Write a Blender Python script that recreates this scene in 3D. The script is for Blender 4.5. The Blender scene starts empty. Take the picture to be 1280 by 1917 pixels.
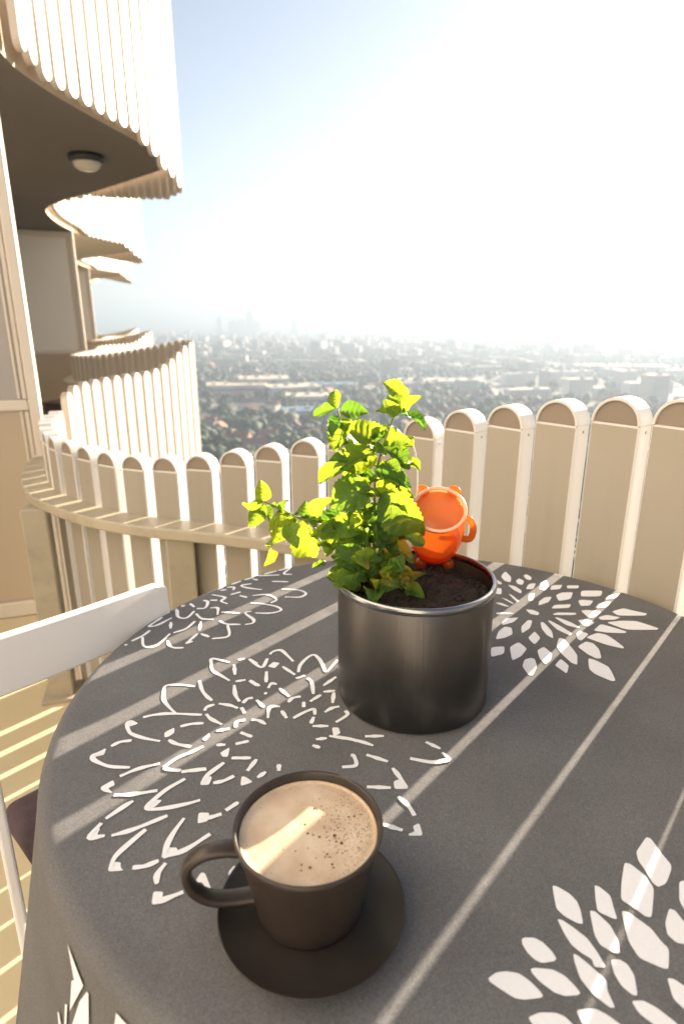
import bpy, bmesh, math, random, json
import numpy as np
from mathutils import Vector, Matrix
R = math.radians
S = bpy.context.scene
COL = S.collection
random.seed(7)
rng = np.random.default_rng(7)

# ------------------------------------------------------------------ camera, sky, sun, exposure
EYE = 1.24
PITCH = 17.32
cam_d = bpy.data.cameras.new('camera')
cam = bpy.data.objects.new('camera', cam_d); COL.objects.link(cam)
cam.location = (0, 0, EYE)
cam.rotation_euler = (R(90 - PITCH), 0, 0)
cam_d.sensor_fit = 'VERTICAL'; cam_d.sensor_height = 36; cam_d.sensor_width = 24
cam_d.lens = 21.41
cam_d.clip_start = 0.02; cam_d.clip_end = 60000
cam_d.dof.use_dof = True; cam_d.dof.focus_distance = 0.82; cam_d.dof.aperture_fstop = 4.8
S.camera = cam

SUN_EL = 14.6
SUN_AZ = 40.76            # clockwise from +Y
wd = bpy.data.worlds.new('World'); S.world = wd; wd.use_nodes = True
nt = wd.node_tree; nt.nodes.clear()
wo = nt.nodes.new('ShaderNodeOutputWorld'); wb = nt.nodes.new('ShaderNodeBackground')
sk = nt.nodes.new('ShaderNodeTexSky'); sk.sky_type = 'NISHITA'; sk.sun_disc = False
sk.sun_elevation = R(SUN_EL); sk.sun_rotation = R(SUN_AZ)
sk.altitude = 100; sk.air_density = 0.85; sk.dust_density = 1.0; sk.ozone_density = 2.0
wb.inputs['Strength'].default_value = 0.05
pale = nt.nodes.new('ShaderNodeHueSaturation'); pale.inputs['Saturation'].default_value = .6; pale.inputs['Value'].default_value = .6      # a pale, milky sky
nt.links.new(sk.outputs[0], pale.inputs['Color']); nt.links.new(pale.outputs[0], wb.inputs[0]); nt.links.new(wb.outputs[0], wo.inputs[0])
sd = bpy.data.lights.new('sun', 'SUN'); sd.energy = 5.0; sd.angle = R(0.42); sd.color = (1.0, 0.81, 0.61)
sun = bpy.data.objects.new('sun', sd); COL.objects.link(sun)
ce, se = math.cos(R(SUN_EL)), math.sin(R(SUN_EL))
sdir = Vector((ce * math.sin(R(SUN_AZ)), ce * math.cos(R(SUN_AZ)), se))
sun.rotation_euler = sdir.to_track_quat('Z', 'Y').to_euler()
S.view_settings.view_transform = 'Standard'; S.view_settings.look = 'None'
S.view_settings.gamma = 1.0; S.view_settings.use_curve_mapping = False
S.view_settings.exposure = 2.86
S.cycles.max_bounces = 10; S.cycles.diffuse_bounces = 5; S.cycles.transmission_bounces = 8
S.cycles.transparent_max_bounces = 12; S.cycles.volume_bounces = 1
S.cycles.use_denoising = True

DATA = json.loads('''{"f1":[[[-171.8,821.7],[-199.6,832.5],[-199.4,819.3],[-192.7,798.3],[-177.6,784.8],[-163.0,771.7]],[[-163.8,815.7],[-157.7,787.0]],[[-160.2,828.9],[-150.5,832.5]],[[-143.8,831.3],[-129.1,818.1]],[[-154.2,769.5],[-140.3,773.8]],[[-133.9,771.7],[-121.3,758.9]],[[-154.5,761.0],[-148.7,736.4],[-140.3,720.8]],[[-209.3,756.8],[-230.7,761.0],[-251.7,758.9],[-249.6,738.4],[-244.0,722.7],[-234.6,709.4],[-221.7,694.6]],[[-206.7,771.7],[-198.0,748.6],[-189.1,734.4],[-178.5,722.7]],[[-184.0,700.1],[-182.4,708.4],[-173.4,714.1]],[[-168.0,716.0],[-152.6,712.2],[-140.1,705.6]],[[-180.2,692.8],[-171.4,682.1],[-155.0,670.8]],[[-261.8,685.6],[-248.5,691.0],[-228.2,693.7],[-185.4,691.0]],[[-208.0,666.6],[-195.2,671.7],[-179.3,673.4]],[[-215.9,640.3],[-203.5,632.5],[-184.9,627.8]],[[-135.1,716.9],[-130.9,726.6],[-123.2,729.5]],[[-135.9,707.5],[-129.4,694.6]],[[-136.7,664.9],[-136.5,676.9],[-126.2,680.4]],[[-159.9,657.4],[-143.8,662.4]],[[-128.7,654.9],[-112.6,645.9]],[[-131.3,632.5],[-115.6,638.0]],[[-154.7,630.9],[-143.4,630.9]],[[-143.6,831.3],[-121.2,807.5],[-115.3,832.5]],[[-112.8,844.9],[-108.5,853.8],[-97.0,857.6],[-85.0,841.2],[-74.6,824.1]],[[-89.9,809.8],[-69.3,787.0]],[[-112.3,796.0],[-109.5,767.4]],[[-133.8,772.8],[-117.9,757.9]],[[-64.8,793.7],[-63.5,812.2],[-55.8,831.3],[-44.7,843.7],[-35.1,831.3],[-28.0,809.8],[-22.7,796.0],[-6.7,828.9]],[[-67.3,777.1],[-54.4,785.9]],[[-50.3,778.2],[-43.7,767.4],[-40.0,738.4]],[[-26.6,758.9],[-8.8,781.5]],[[-104.8,752.7],[-101.3,764.2],[-93.3,762.1]],[[-89.3,752.7],[-73.4,732.5]],[[-109.2,740.4],[-105.0,739.4]],[[-117.7,724.6],[-105.2,707.5]],[[-73.4,718.8],[-68.5,728.5],[-57.2,732.5]],[[-52.3,719.8],[-51.6,707.5]],[[-43.8,720.8],[-29.4,736.4]],[[-26.1,743.5],[-9.7,746.5]],[[-11.4,742.5],[-12.8,716.9]],[[-97.4,683.9],[-97.3,707.5],[-83.9,709.4]],[[-80.8,700.1],[-72.7,683.9]],[[-63.9,683.9],[-50.4,696.4],[-41.7,701.9],[-37.2,701.9],[-35.7,691.0]],[[-37.1,686.5],[-40.3,672.5]],[[-23.1,696.4],[-13.7,705.6],[-3.6,709.4]],[[4.3,700.1],[7.0,691.0],[-7.8,675.1]],[[-37.9,667.4],[-17.4,667.4]],[[-32.5,641.1],[-19.0,643.5]],[[-3.4,645.1],[13.3,641.1],[18.5,637.2]],[[-36.2,630.1],[-26.8,625.5]],[[-118.3,680.4],[-108.2,678.6],[-98.6,670.8]],[[-265.6,671.2],[-274.9,676.3],[-277.8,672.0],[-272.7,660.2],[-265.7,651.9],[-248.4,643.8],[-225.7,637.5]],[[-283.0,628.1],[-275.0,635.9],[-261.5,639.1]],[[-287.7,622.8],[-293.0,615.3],[-298.6,611.6],[-295.3,604.3],[-283.1,597.1],[-269.5,592.2],[-247.6,590.8]],[[-254.3,576.4],[-237.1,588.7],[-214.4,597.8]],[[-250.6,547.4],[-229.9,548.6],[-204.8,554.2]],[[-226.7,538.8],[-234.0,531.0],[-247.4,513.8]],[[-187.0,614.5],[-197.8,605.7],[-208.5,590.8]],[[-169.8,628.1],[-186.8,613.8]],[[-208.2,589.8],[-197.6,586.6],[-186.8,585.9]],[[-185.1,583.2],[-158.4,589.4]],[[-178.6,572.4],[-194.4,556.8],[-204.0,541.8],[-208.9,528.1],[-191.0,528.1],[-167.5,534.6],[-154.3,540.0]],[[-131.7,607.0],[-108.7,607.0]],[[-109.5,585.1],[-101.5,604.8]],[[-139.2,599.1],[-147.8,587.8],[-155.2,576.9],[-158.3,565.0]],[[-185.7,583.7],[-174.5,585.8],[-157.4,587.1]],[[-145.3,565.7],[-134.6,568.9],[-123.6,576.9]],[[-96.4,574.2],[-88.0,583.7]],[[-74.2,596.2],[-73.1,585.1]],[[-141.0,514.2],[-127.3,520.4]],[[-123.7,525.1],[-112.3,536.9]],[[-249.6,508.0],[-255.4,489.7],[-240.1,491.8]],[[-233.4,491.8],[-213.9,499.8],[-183.8,518.0]],[[-201.1,499.8],[-213.9,479.5],[-220.7,465.6],[-220.4,451.4]],[[-199.7,453.8],[-188.3,455.6],[-176.9,461.8]],[[-165.3,514.7],[-171.2,497.1],[-173.8,481.5],[-173.5,465.6]],[[-173.5,465.6],[-154.6,474.4],[-133.9,493.9]],[[-169.3,458.9],[-173.8,446.9],[-171.5,436.1]],[[-168.8,416.6],[-160.8,419.9],[-144.7,427.9]],[[-102.0,455.3],[-105.0,445.2]],[[-16.2,647.5],[0.0,644.0],[22.8,637.0],[38.4,629.3]],[[28.9,646.7],[52.6,647.5]],[[10.5,611.9],[14.3,610.2],[16.2,594.4],[0.0,591.3]],[[29.3,612.7],[54.4,600.7]],[[59.0,589.8],[65.3,576.2],[72.0,558.9]],[[27.8,559.6],[54.4,558.2]],[[61.5,545.1],[71.2,531.9],[76.5,517.8]],[[41.5,506.7],[62.1,498.4]],[[103.7,636.1],[119.9,623.4]],[[121.1,616.8],[127.0,605.4],[117.6,601.4],[104.3,599.9],[81.1,606.2]]],"f1b":[[[-215.1,664.9],[-225.2,654.9],[-222.5,645.1],[-217.7,646.7],[-212.2,654.1]],[[-175.1,641.9],[-167.7,654.1],[-165.7,646.7],[-169.6,638.0]],[[-112.6,809.8],[-105.2,822.9],[-94.7,820.5],[-100.8,805.2]],[[-13.1,664.9],[-4.5,664.9],[-1.8,653.2],[-10.7,646.7]],[[-276.3,680.7],[-271.0,674.6],[-265.1,672.9],[-271.8,666.9],[-278.3,670.3]],[[-287.5,625.1],[-286.1,613.0],[-294.0,610.1],[-297.9,607.2],[-301.2,613.0]],[[-260.0,571.0],[-270.1,560.0],[-268.0,555.5],[-262.6,552.3],[-253.8,551.1],[-261.0,558.0],[-255.1,562.5]],[[-209.4,526.9],[-205.4,540.6],[-195.4,540.6],[-200.6,530.4]],[[-147.5,616.6],[-137.2,627.2],[-136.5,609.2],[-143.2,609.9]],[[-160.3,563.1],[-156.2,576.9],[-148.4,576.2],[-149.5,563.1]],[[-113.9,561.1],[-115.0,576.9],[-110.0,575.6],[-100.3,567.6]],[[-150.0,507.5],[-152.2,522.7],[-140.9,522.2],[-139.8,516.5],[-140.3,510.8]],[[-256.7,487.6],[-255.3,498.2],[-248.4,502.5],[-248.6,493.9],[-245.1,489.2]],[[-221.7,449.6],[-223.0,460.8],[-213.1,460.3],[-211.0,454.2],[-207.1,451.0]],[[-175.2,464.2],[-177.7,483.5],[-170.2,477.4],[-163.6,477.4],[-160.4,471.5]],[[-170.2,415.0],[-172.4,428.8],[-163.1,428.3],[-162.3,419.9]],[[-138.0,435.4],[-133.3,448.9],[-129.1,447.9],[-116.7,425.1],[-120.4,425.1],[-130.3,439.0]],[[58.4,568.9],[68.2,573.3],[74.8,556.8],[58.4,556.8]],[[82.0,492.0],[80.3,508.6],[73.1,504.3],[74.2,497.2],[67.3,494.3],[68.0,492.0]]],"f2":[[[-284.5,888.1],[-277.8,873.3],[-267.7,865.4],[-253.0,865.4]],[[-252.2,878.7],[-243.3,886.8]],[[-350.4,873.5],[-346.2,875.7]],[[-343.0,886.5],[-329.9,905.9],[-324.0,923.1]],[[-329.6,900.3],[-317.5,870.4],[-298.2,873.1],[-287.0,911.6]],[[-330.8,937.2],[-322.9,956.8],[-316.4,971.2]],[[-331.3,936.0],[-317.9,940.9],[-299.4,968.7]],[[-296.7,953.1],[-291.0,929.0]],[[-282.2,914.5],[-264.7,929.0],[-255.4,956.2]],[[-299.3,1004.5],[-304.0,996.1],[-298.2,998.0],[-288.5,971.9],[-273.0,968.7],[-265.7,994.7]],[[-294.1,1013.6],[-288.1,1018.4]],[[-280.5,1025.3],[-269.6,1011.5]],[[-263.5,1004.7],[-249.0,1008.1],[-249.6,1032.4],[-258.9,1039.5]],[[-260.5,984.8],[-245.8,965.6],[-224.6,962.4]],[[-245.2,956.2],[-240.7,923.1]],[[-252.4,878.4],[-240.9,911.6]],[[-235.4,911.6],[-220.4,900.3]],[[-246.5,1039.8],[-232.7,1039.8]],[[-247.9,1064.0],[-221.1,1051.8],[-225.1,1035.9],[-211.0,1024.3]],[[-239.7,1007.2],[-226.3,1007.2],[-221.0,979.9]],[[-213.4,957.3],[-198.5,945.5],[-174.4,943.8]],[[-196.3,942.1],[-187.9,903.6],[-213.4,894.4]],[[-231.9,909.9],[-219.3,900.6]],[[-216.5,990.7],[-183.0,987.1]],[[-162.6,994.3],[-173.1,987.1],[-154.9,962.4],[-154.6,948.8],[-166.5,943.8]],[[-155.0,987.1],[-127.1,987.1],[-110.0,998.0],[-119.8,1012.9],[-146.5,1024.3],[-169.1,1028.1]],[[-170.1,1059.9],[-142.6,1064.0],[-123.0,1043.8],[-131.6,1028.1]],[[-108.4,1053.8],[-78.8,1053.8],[-69.3,1070.1],[-84.4,1084.8],[-116.9,1089.1]],[[-179.7,1115.3],[-198.4,1106.4],[-185.9,1095.5],[-156.0,1086.9]],[[-212.8,1064.0],[-195.5,1076.4]],[[-194.6,1059.9],[-179.4,1051.8]],[[-170.8,1154.7],[-129.1,1159.0]],[[-132.8,1181.9],[-110.2,1195.7],[-120.3,1166.2],[-102.8,1161.4]],[[-140.7,1126.5],[-107.3,1124.2]],[[-196.2,1133.4],[-179.9,1147.4]],[[-181.1,1137.9],[-169.3,1133.3]],[[-225.9,1097.7],[-211.5,1097.7],[-211.1,1084.8]],[[-241.3,1087.4],[-232.5,1097.3]],[[-219.4,1111.2],[-202.9,1127.2]],[[-235.7,1082.7],[-224.0,1086.9]],[[-160.2,1162.8],[-136.7,1179.4]]],"f3":[[[324.8,1151.9],[341.1,1179.5],[345.3,1148.1],[336.9,1121.8],[326.7,1129.2]],[[349.4,1129.2],[359.1,1142.3],[366.1,1129.2],[357.3,1109.0],[348.4,1114.4]],[[372.1,1155.8],[380.5,1163.6],[386.8,1148.1],[380.8,1132.9],[372.8,1136.7]],[[311.9,1136.7],[319.4,1118.1],[314.6,1110.8],[307.4,1118.1]],[[300.0,1096.5],[311.6,1093.0],[304.8,1065.5],[293.4,1068.8]],[[328.0,1110.8],[341.0,1103.6],[348.4,1082.5],[343.1,1068.8],[333.3,1086.0]],[[318.6,1068.8],[324.0,1062.1],[331.1,1035.9],[324.6,1032.7]],[[300.0,1052.1],[308.3,1045.6],[318.7,1026.4],[314.1,1024.8]],[[283.2,1029.5],[294.4,1029.5],[307.0,1013.9],[299.8,1012.4]],[[276.4,989.7],[292.6,989.7],[308.9,985.3],[274.6,982.4]],[[275.9,949.7],[288.0,966.5],[311.6,970.8],[297.4,952.5],[276.4,941.5]],[[357.7,1089.5],[370.8,1114.4],[386.9,1118.1],[372.3,1089.5]],[[360.3,1017.0],[367.5,1035.9],[382.5,1052.1],[397.8,1055.4],[384.7,1032.7]],[[347.9,1035.9],[356.5,1065.5],[370.1,1072.2],[357.3,1039.1]],[[384.1,1089.5],[397.0,1121.8],[412.6,1132.9],[408.9,1107.2],[393.6,1082.5]],[[403.4,1086.0],[414.8,1107.2],[436.9,1110.8],[425.1,1089.5]],[[439.5,1093.0],[444.5,1107.2],[468.3,1107.2],[461.6,1093.0]],[[407.2,1062.1],[422.7,1073.9],[445.0,1075.6],[429.9,1045.6],[404.0,1035.9]],[[379.8,1004.7],[390.3,1020.1],[423.3,1023.2],[413.6,1007.8]],[[375.6,983.8],[387.0,989.7],[420.2,988.2],[414.3,979.5],[376.8,979.5]],[[374.0,970.8],[381.4,969.4],[396.6,952.5],[406.4,933.4],[399.5,932.1],[384.9,941.5]],[[357.9,958.1],[363.2,958.1],[375.3,936.1],[384.8,912.4],[378.3,904.8],[364.0,925.5]],[[344.4,952.5],[349.6,952.5],[353.4,920.2],[347.5,894.7],[340.4,907.3],[338.9,930.8]],[[332.4,1001.7],[344.3,1000.2],[353.3,989.7],[348.3,978.0],[335.4,983.8]],[[305.9,936.1],[324.7,960.9],[331.7,958.1],[319.7,930.8],[300.5,912.4]],[[306.1,897.2],[324.2,920.2],[327.2,897.2],[310.7,875.2]],[[251.7,892.2],[263.4,920.2],[277.6,936.1],[288.5,933.4],[284.7,909.9],[267.7,897.2]],[[238.3,866.9],[260.9,870.4],[254.4,847.2],[231.4,837.1]],[[268.3,867.8],[287.4,883.8],[294.9,862.6],[279.1,839.7],[261.2,826.2]],[[309.3,857.4],[323.6,869.1],[329.8,847.2],[320.7,827.4],[309.2,815.5],[305.5,832.3]],[[272.3,810.8],[281.5,829.9],[292.0,834.8],[297.7,832.3],[295.0,810.8],[281.2,785.7],[275.1,785.7]],[[344.1,870.4],[357.3,897.5],[364.6,894.7],[367.6,857.4],[367.3,842.2],[357.0,814.3],[350.3,820.2],[344.2,847.2]],[[322.4,813.1],[337.8,832.3],[343.9,813.1],[332.7,790.1],[326.8,803.8]],[[463.1,1082.5],[505.2,1082.5],[490.5,1056.2],[452.4,1056.2]],[[441.0,1038.1],[448.5,1041.6],[469.8,1038.1],[454.7,1017.0],[437.1,1015.3]],[[493.9,1045.2],[506.3,1059.9],[533.4,1071.1],[515.9,1048.9],[494.7,1043.4]],[[459.8,1006.7],[475.7,1027.4],[501.9,1034.5],[482.5,1010.1]],[[430.2,996.7],[442.0,1000.0],[466.5,993.4],[445.5,970.6],[433.7,970.6]],[[451.4,970.6],[470.1,980.3],[491.2,970.6],[476.8,961.2],[452.0,961.2]],[[410.5,959.6],[428.4,964.3],[438.1,951.9],[422.1,936.7],[414.7,939.7]],[[484.6,993.4],[511.5,1006.7],[525.1,996.7],[545.3,985.1],[536.9,977.0],[489.5,977.0]],[[456.9,951.9],[487.2,958.1],[512.7,956.5],[537.7,930.8],[533.4,924.9],[481.1,924.9]],[[423.4,922.0],[445.8,945.8],[462.3,933.7],[478.5,919.1],[474.6,913.3],[445.8,914.7]],[[402.1,899.2],[427.6,914.7],[440.0,907.6],[447.0,888.1],[451.2,866.7],[448.1,862.8],[426.4,874.7],[412.9,888.1]],[[377.3,869.4],[396.8,885.4],[406.9,880.0],[409.0,861.5],[401.7,833.8],[393.5,832.5],[384.5,846.2]],[[381.0,833.8],[389.4,828.9],[402.1,809.8],[401.3,796.0],[397.1,771.7],[390.6,770.6],[373.7,789.2],[370.4,802.9]],[[392.1,913.3],[400.9,922.0],[411.9,910.4],[391.0,888.1],[386.2,893.6]]],"f4":[[[194.1,434.7],[197.8,434.3],[206.8,427.0],[211.3,418.6],[211.0,409.7],[208.5,397.1],[203.7,397.9],[195.0,404.1],[190.1,411.3],[192.2,424.4]],[[151.6,383.7],[154.4,385.1],[162.8,384.8],[168.6,380.8],[173.3,373.7],[175.4,367.4],[173.2,365.0],[162.5,363.4],[157.2,366.1],[152.8,372.3],[150.7,379.3]],[[151.6,358.7],[155.2,359.7],[169.6,358.3],[177.3,353.4],[182.5,345.8],[185.0,340.1],[181.9,338.6],[172.0,338.0],[164.5,340.8],[156.0,348.9],[151.9,355.4]],[[116.0,351.5],[123.4,356.0],[131.7,357.0],[141.3,355.4],[148.2,349.6],[153.8,342.0],[155.3,338.3],[153.5,336.8],[140.2,335.3],[132.8,336.5],[123.6,343.2],[116.4,348.9]],[[138.8,322.9],[149.0,326.4],[161.5,326.1],[166.9,323.5],[170.8,318.8],[174.4,311.7],[155.6,308.4],[144.5,311.7]],[[187.6,401.7],[191.7,401.0],[198.7,394.1],[207.2,384.3],[210.9,372.4],[213.1,359.8],[203.6,360.2],[204.1,366.6],[197.4,371.6],[191.7,378.6],[189.0,388.8]],[[190.5,371.3],[193.5,369.9],[199.2,363.4],[209.1,350.1],[206.5,341.9],[207.4,329.6],[203.0,329.9],[194.0,339.6],[188.7,351.1],[189.1,365.1]],[[296.3,479.6],[307.5,490.6],[311.3,488.1],[312.9,471.2],[315.6,457.5],[312.2,450.8],[300.4,436.9],[291.2,433.2],[288.0,437.9],[288.0,449.7],[286.2,462.0],[289.0,472.4]],[[271.7,459.7],[276.9,458.6],[285.0,445.4],[286.8,431.7],[270.7,403.2],[265.5,404.2],[258.9,412.7],[251.2,420.5],[259.3,437.9]],[[233.3,435.3],[237.2,433.7],[243.5,424.5],[241.6,413.7],[239.8,401.4],[235.9,402.3],[225.5,408.9],[228.7,421.5]],[[218.8,409.8],[223.7,408.9],[231.5,395.9],[232.6,382.6],[229.3,371.2],[223.9,372.0],[215.7,378.3],[214.2,386.9]],[[246.8,409.4],[251.9,408.9],[265.4,393.2],[267.8,382.6],[271.4,374.9],[262.7,358.6],[257.9,359.4],[243.2,367.5],[240.6,381.7]],[[219.4,366.2],[226.5,366.6],[231.2,362.6],[232.9,353.9],[228.4,338.2],[224.5,338.9],[218.9,345.5],[217.2,356.3]],[[176.8,328.2],[192.1,329.2],[199.3,324.7],[207.3,317.2],[210.6,310.0],[193.5,310.7],[178.5,317.2]],[[221.7,334.5],[231.1,334.9],[239.1,329.6],[248.6,318.8],[249.8,312.6],[235.1,313.9],[223.6,325.4]],[[257.9,351.6],[262.5,351.2],[270.8,343.3],[274.0,333.8],[269.7,323.3],[260.3,326.8],[254.6,336.0]],[[290.3,411.8],[294.6,409.8],[296.9,398.6],[301.0,389.6],[295.6,378.3],[280.7,380.0],[276.3,387.8],[280.1,398.6]],[[313.5,439.0],[321.8,440.5],[324.3,423.5],[316.3,406.1],[303.3,407.9],[303.3,419.6]]],"own":[[0.57,-2.4,0.88],[0.62,-1.8,0.95],[0.72,-1.1,1.07],[0.8,-0.3,1.13],[0.82,0.35,1.135],[0.79,0.7,1.13],[0.74,0.84,1.125],[0.68,0.965,1.12],[0.611,1.077,1.112],[0.5375,1.1725,1.102],[0.4587,1.2681,1.0861],[0.3791,1.367,1.0659],[0.2973,1.4637,1.0394],[0.2095,1.5462,1.0087],[0.1129,1.6111,0.9774],[0.0097,1.665,0.9485],[-0.097,1.7125,0.9228],[-0.2059,1.7549,0.8989],[-0.3165,1.7926,0.8762],[-0.4286,1.8253,0.8574],[-0.5408,1.8569,0.8458],[-0.6499,1.8964,0.8413],[-0.7524,1.9501,0.8414],[-0.8478,2.0165,0.8437],[-0.9369,2.0917,0.8461],[-1.0221,2.1717,0.8475],[-1.1,2.28,0.848],[-1.17,2.4,0.85],[-1.24,2.55,0.85],[-1.29,2.7,0.85],[-1.32,2.82,0.85],[-1.33,2.9,0.85]],"near":[[-1.335,2.95,0.9],[-1.36,3.13,0.935],[-1.345,3.4,0.945],[-1.29,3.75,0.945],[-1.23,4.05,0.95],[-1.18,4.3,1.0],[-1.145,4.52,1.075],[-1.13,4.7,1.105],[-1.17,4.88,1.11],[-1.32,5.08,1.1],[-1.6,5.36,1.05],[-2.05,5.8,0.98],[-2.5,6.2,0.93],[-2.83,6.6,0.91],[-3.02,7.1,0.9],[-3.15,7.65,0.9],[-3.23,8.2,0.9]],"skirt":[[[3.9008,0.0],[3.9052,0.0],[3.9706,0.012],[3.9532,0.032],[3.9357,0.052],[3.9314,0.024],[3.9401,0.02],[3.9052,0.0]],[[3.9837,0.012],[3.9881,0.012],[4.0012,0.036],[3.9488,0.06],[3.9663,0.028]],[[4.0623,0.0],[4.0753,0.0],[4.0928,0.0],[4.0623,0.012],[4.0623,0.0]],[[3.879,0.084],[3.8834,0.08],[3.9008,0.084],[3.8877,0.092]],[[3.9139,0.056],[3.9226,0.052],[3.927,0.072],[3.9183,0.076]]],"leaf":[[80.3,788.3,1142.4,54.9,798.7,1169.3,0.62],[74.6,770.9,1136.3,93.0,755.2,1153.2,0.5],[69.4,743.2,1133.3,50.9,732.4,1149.3,0.6],[75.6,764.5,1130.2,102.2,736.8,1120.8,0.6],[64.1,742.9,1130.7,38.0,762.9,1137.3,0.3],[71.3,779.1,1132.4,63.5,760.9,1156.6,0.7],[-6.1,766.1,1136.9,-10.4,784.8,1159.0,0.55],[-8.4,793.9,1133.8,-39.5,806.1,1122.8,0.42],[-2.0,763.5,1134.5,31.5,758.2,1133.9,0.62],[7.9,780.6,1122.3,-10.9,753.6,1087.5,0.7],[-2.0,773.3,1126.2,-14.4,756.9,1105.1,0.6],[44.6,792.8,1085.5,7.8,766.0,1116.1,0.7],[43.8,780.8,1090.7,60.9,794.3,1114.4,0.65],[39.7,753.6,1086.1,-34.3,768.4,1043.6,0.3],[47.5,792.3,1085.6,87.2,763.3,1068.3,0.7],[55.2,782.4,1100.5,82.3,752.5,1097.5,0.55],[45.0,770.2,1074.0,-0.6,762.0,1052.6,0.55],[41.4,752.2,1062.2,86.6,738.4,1047.0,0.45],[43.5,788.4,1046.1,9.6,774.2,1033.1,0.6],[37.4,748.9,1039.9,-17.8,753.9,1014.9,0.7],[44.1,766.9,1033.6,82.4,776.9,987.9,0.36],[51.9,754.1,1031.1,104.1,740.1,974.4,0.6],[45.1,788.0,1040.1,95.6,783.3,1013.8,0.5],[39.2,770.4,982.3,-38.2,752.2,976.2,0.4],[40.5,740.9,993.6,68.8,757.5,938.3,0.55],[32.3,745.1,986.2,25.8,757.4,947.9,0.6],[15.6,762.1,947.6,27.1,779.6,884.8,0.8],[45.0,764.0,967.4,66.5,780.8,920.9,0.6],[54.1,773.4,986.0,74.9,755.4,975.0,0.6],[39.6,784.5,998.0,21.9,788.2,992.1,0.6],[-5.1,781.1,1000.6,-27.4,774.2,973.2,0.6],[-101.8,753.3,1019.5,-103.0,755.4,1046.1,0.72],[-100.9,746.4,1021.6,-129.7,751.0,1013.7,0.4],[-105.3,778.1,1009.2,-122.1,766.9,979.4,0.6],[-106.7,787.9,1003.2,-94.4,767.6,990.9,0.6],[-80.4,763.4,1004.5,-92.2,773.3,944.9,0.78],[-80.5,762.8,1001.6,-73.2,768.5,1018.1,0.7],[-52.5,776.8,988.0,-45.0,793.8,918.9,0.55],[-54.1,799.5,977.4,-49.4,805.7,1004.2,0.65],[-38.3,788.5,984.1,-19.4,766.2,1018.8,0.6],[-95.7,782.8,941.3,-105.4,795.2,915.0,0.5],[-22.5,764.1,989.0,-3.6,761.7,979.0,0.6],[-31.9,768.8,953.0,-5.2,786.7,944.7,0.5],[56.7,759.0,956.6,97.2,749.1,941.7,0.5],[55.9,740.1,932.8,107.3,731.1,922.6,0.4],[43.7,777.9,907.3,68.9,794.6,864.2,0.85],[41.3,795.4,916.6,57.8,781.8,903.9,0.6],[16.2,799.3,974.2,-11.0,778.7,993.6,0.5],[3.9,789.4,977.5,-23.0,767.3,940.9,0.6],[32.8,764.3,1004.2,54.6,738.0,988.6,0.6],[64.1,791.5,992.7,90.0,802.9,973.0,0.6],[26.3,748.4,1021.0,3.7,744.7,995.4,0.6],[66.6,755.5,1018.9,92.0,750.1,1008.6,0.6],[28.1,773.2,919.1,6.7,748.5,913.4,0.6],[57.0,791.9,894.5,86.9,775.8,888.2,0.5],[30.4,766.8,966.3,3.7,739.7,966.9,0.5],[52.9,740.2,1074.9,70.6,719.9,1065.7,0.6],[31.8,760.5,1070.3,15.2,776.9,1078.4,0.55],[63.0,793.4,1044.8,83.7,787.4,1028.1,0.6],[27.2,767.3,988.0,39.5,770.6,961.8,0.6],[58.6,791.5,967.2,96.8,778.4,962.2,0.5],[70.8,787.6,952.5,91.7,777.6,933.6,0.6],[15.6,775.6,1000.7,33.4,782.5,1011.0,0.6],[-8.0,770.1,987.0,15.7,774.6,969.9,0.55],[-61.9,781.8,983.2,-68.7,752.1,971.6,0.7],[-67.4,742.3,993.2,-57.7,719.8,971.3,0.7]],"stem":[[[43.1,765.0,893.1],[43.4,765.0,924.6],[43.1,765.0,985.5],[42.9,765.0,1043.8],[51.1,765.0,1086.0],[64.4,765.0,1126.1],[70.5,765.0,1145.4]],[[38.2,769.0,891.2],[34.6,769.0,946.2],[28.0,769.0,1021.1],[13.8,769.0,1071.2],[0.0,769.0,1112.6],[-5.4,769.0,1136.2]],[[36.9,773.0,893.4],[21.8,773.0,936.9],[-14.3,773.0,979.1],[-53.5,773.0,988.9],[-85.0,773.0,1005.3],[-104.5,773.0,1014.1]],[[48.3,777.0,887.6],[58.3,777.0,943.2],[71.4,777.0,996.6],[75.9,777.0,1040.8]],[[32.8,781.0,885.8],[14.8,781.0,918.0],[0.0,781.0,941.6],[-29.0,781.0,964.9],[-46.8,781.0,987.8]],[[45.0,785.0,884.0],[36.5,785.0,963.5],[21.3,785.0,1038.7],[34.8,785.0,1089.0],[41.6,785.0,1103.0]]]}''')

# ------------------------------------------------------------------ helpers
def link(o, parent=None):
    COL.objects.link(o)
    if parent is not None: o.parent = parent
    return o
def tag(o, label=None, cat=None, group=None, kind=None):
    if label: o['label'] = label
    if cat: o['category'] = cat
    if group: o['group'] = group
    if kind: o['kind'] = kind
    return o
def empty(name, loc=(0, 0, 0), rz=0.0):
    o = bpy.data.objects.new(name, None); COL.objects.link(o)
    o.location = loc; o.rotation_euler = (0, 0, rz); o.empty_display_size = .05
    return o
def mesh_obj(name, me, mat=None, parent=None, loc=None, rz=None):
    o = bpy.data.objects.new(name, me)
    if mat is not None and not me.materials: me.materials.append(mat)
    link(o, parent)
    if loc is not None: o.location = loc
    if rz is not None: o.rotation_euler = (0, 0, rz)
    return o
def bm_mesh(name, bm, smooth=False):
    me = bpy.data.meshes.new(name); bm.to_mesh(me); bm.free()
    if smooth: me.polygons.foreach_set('use_smooth', [True] * len(me.polygons))
    me.update(); return me
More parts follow.
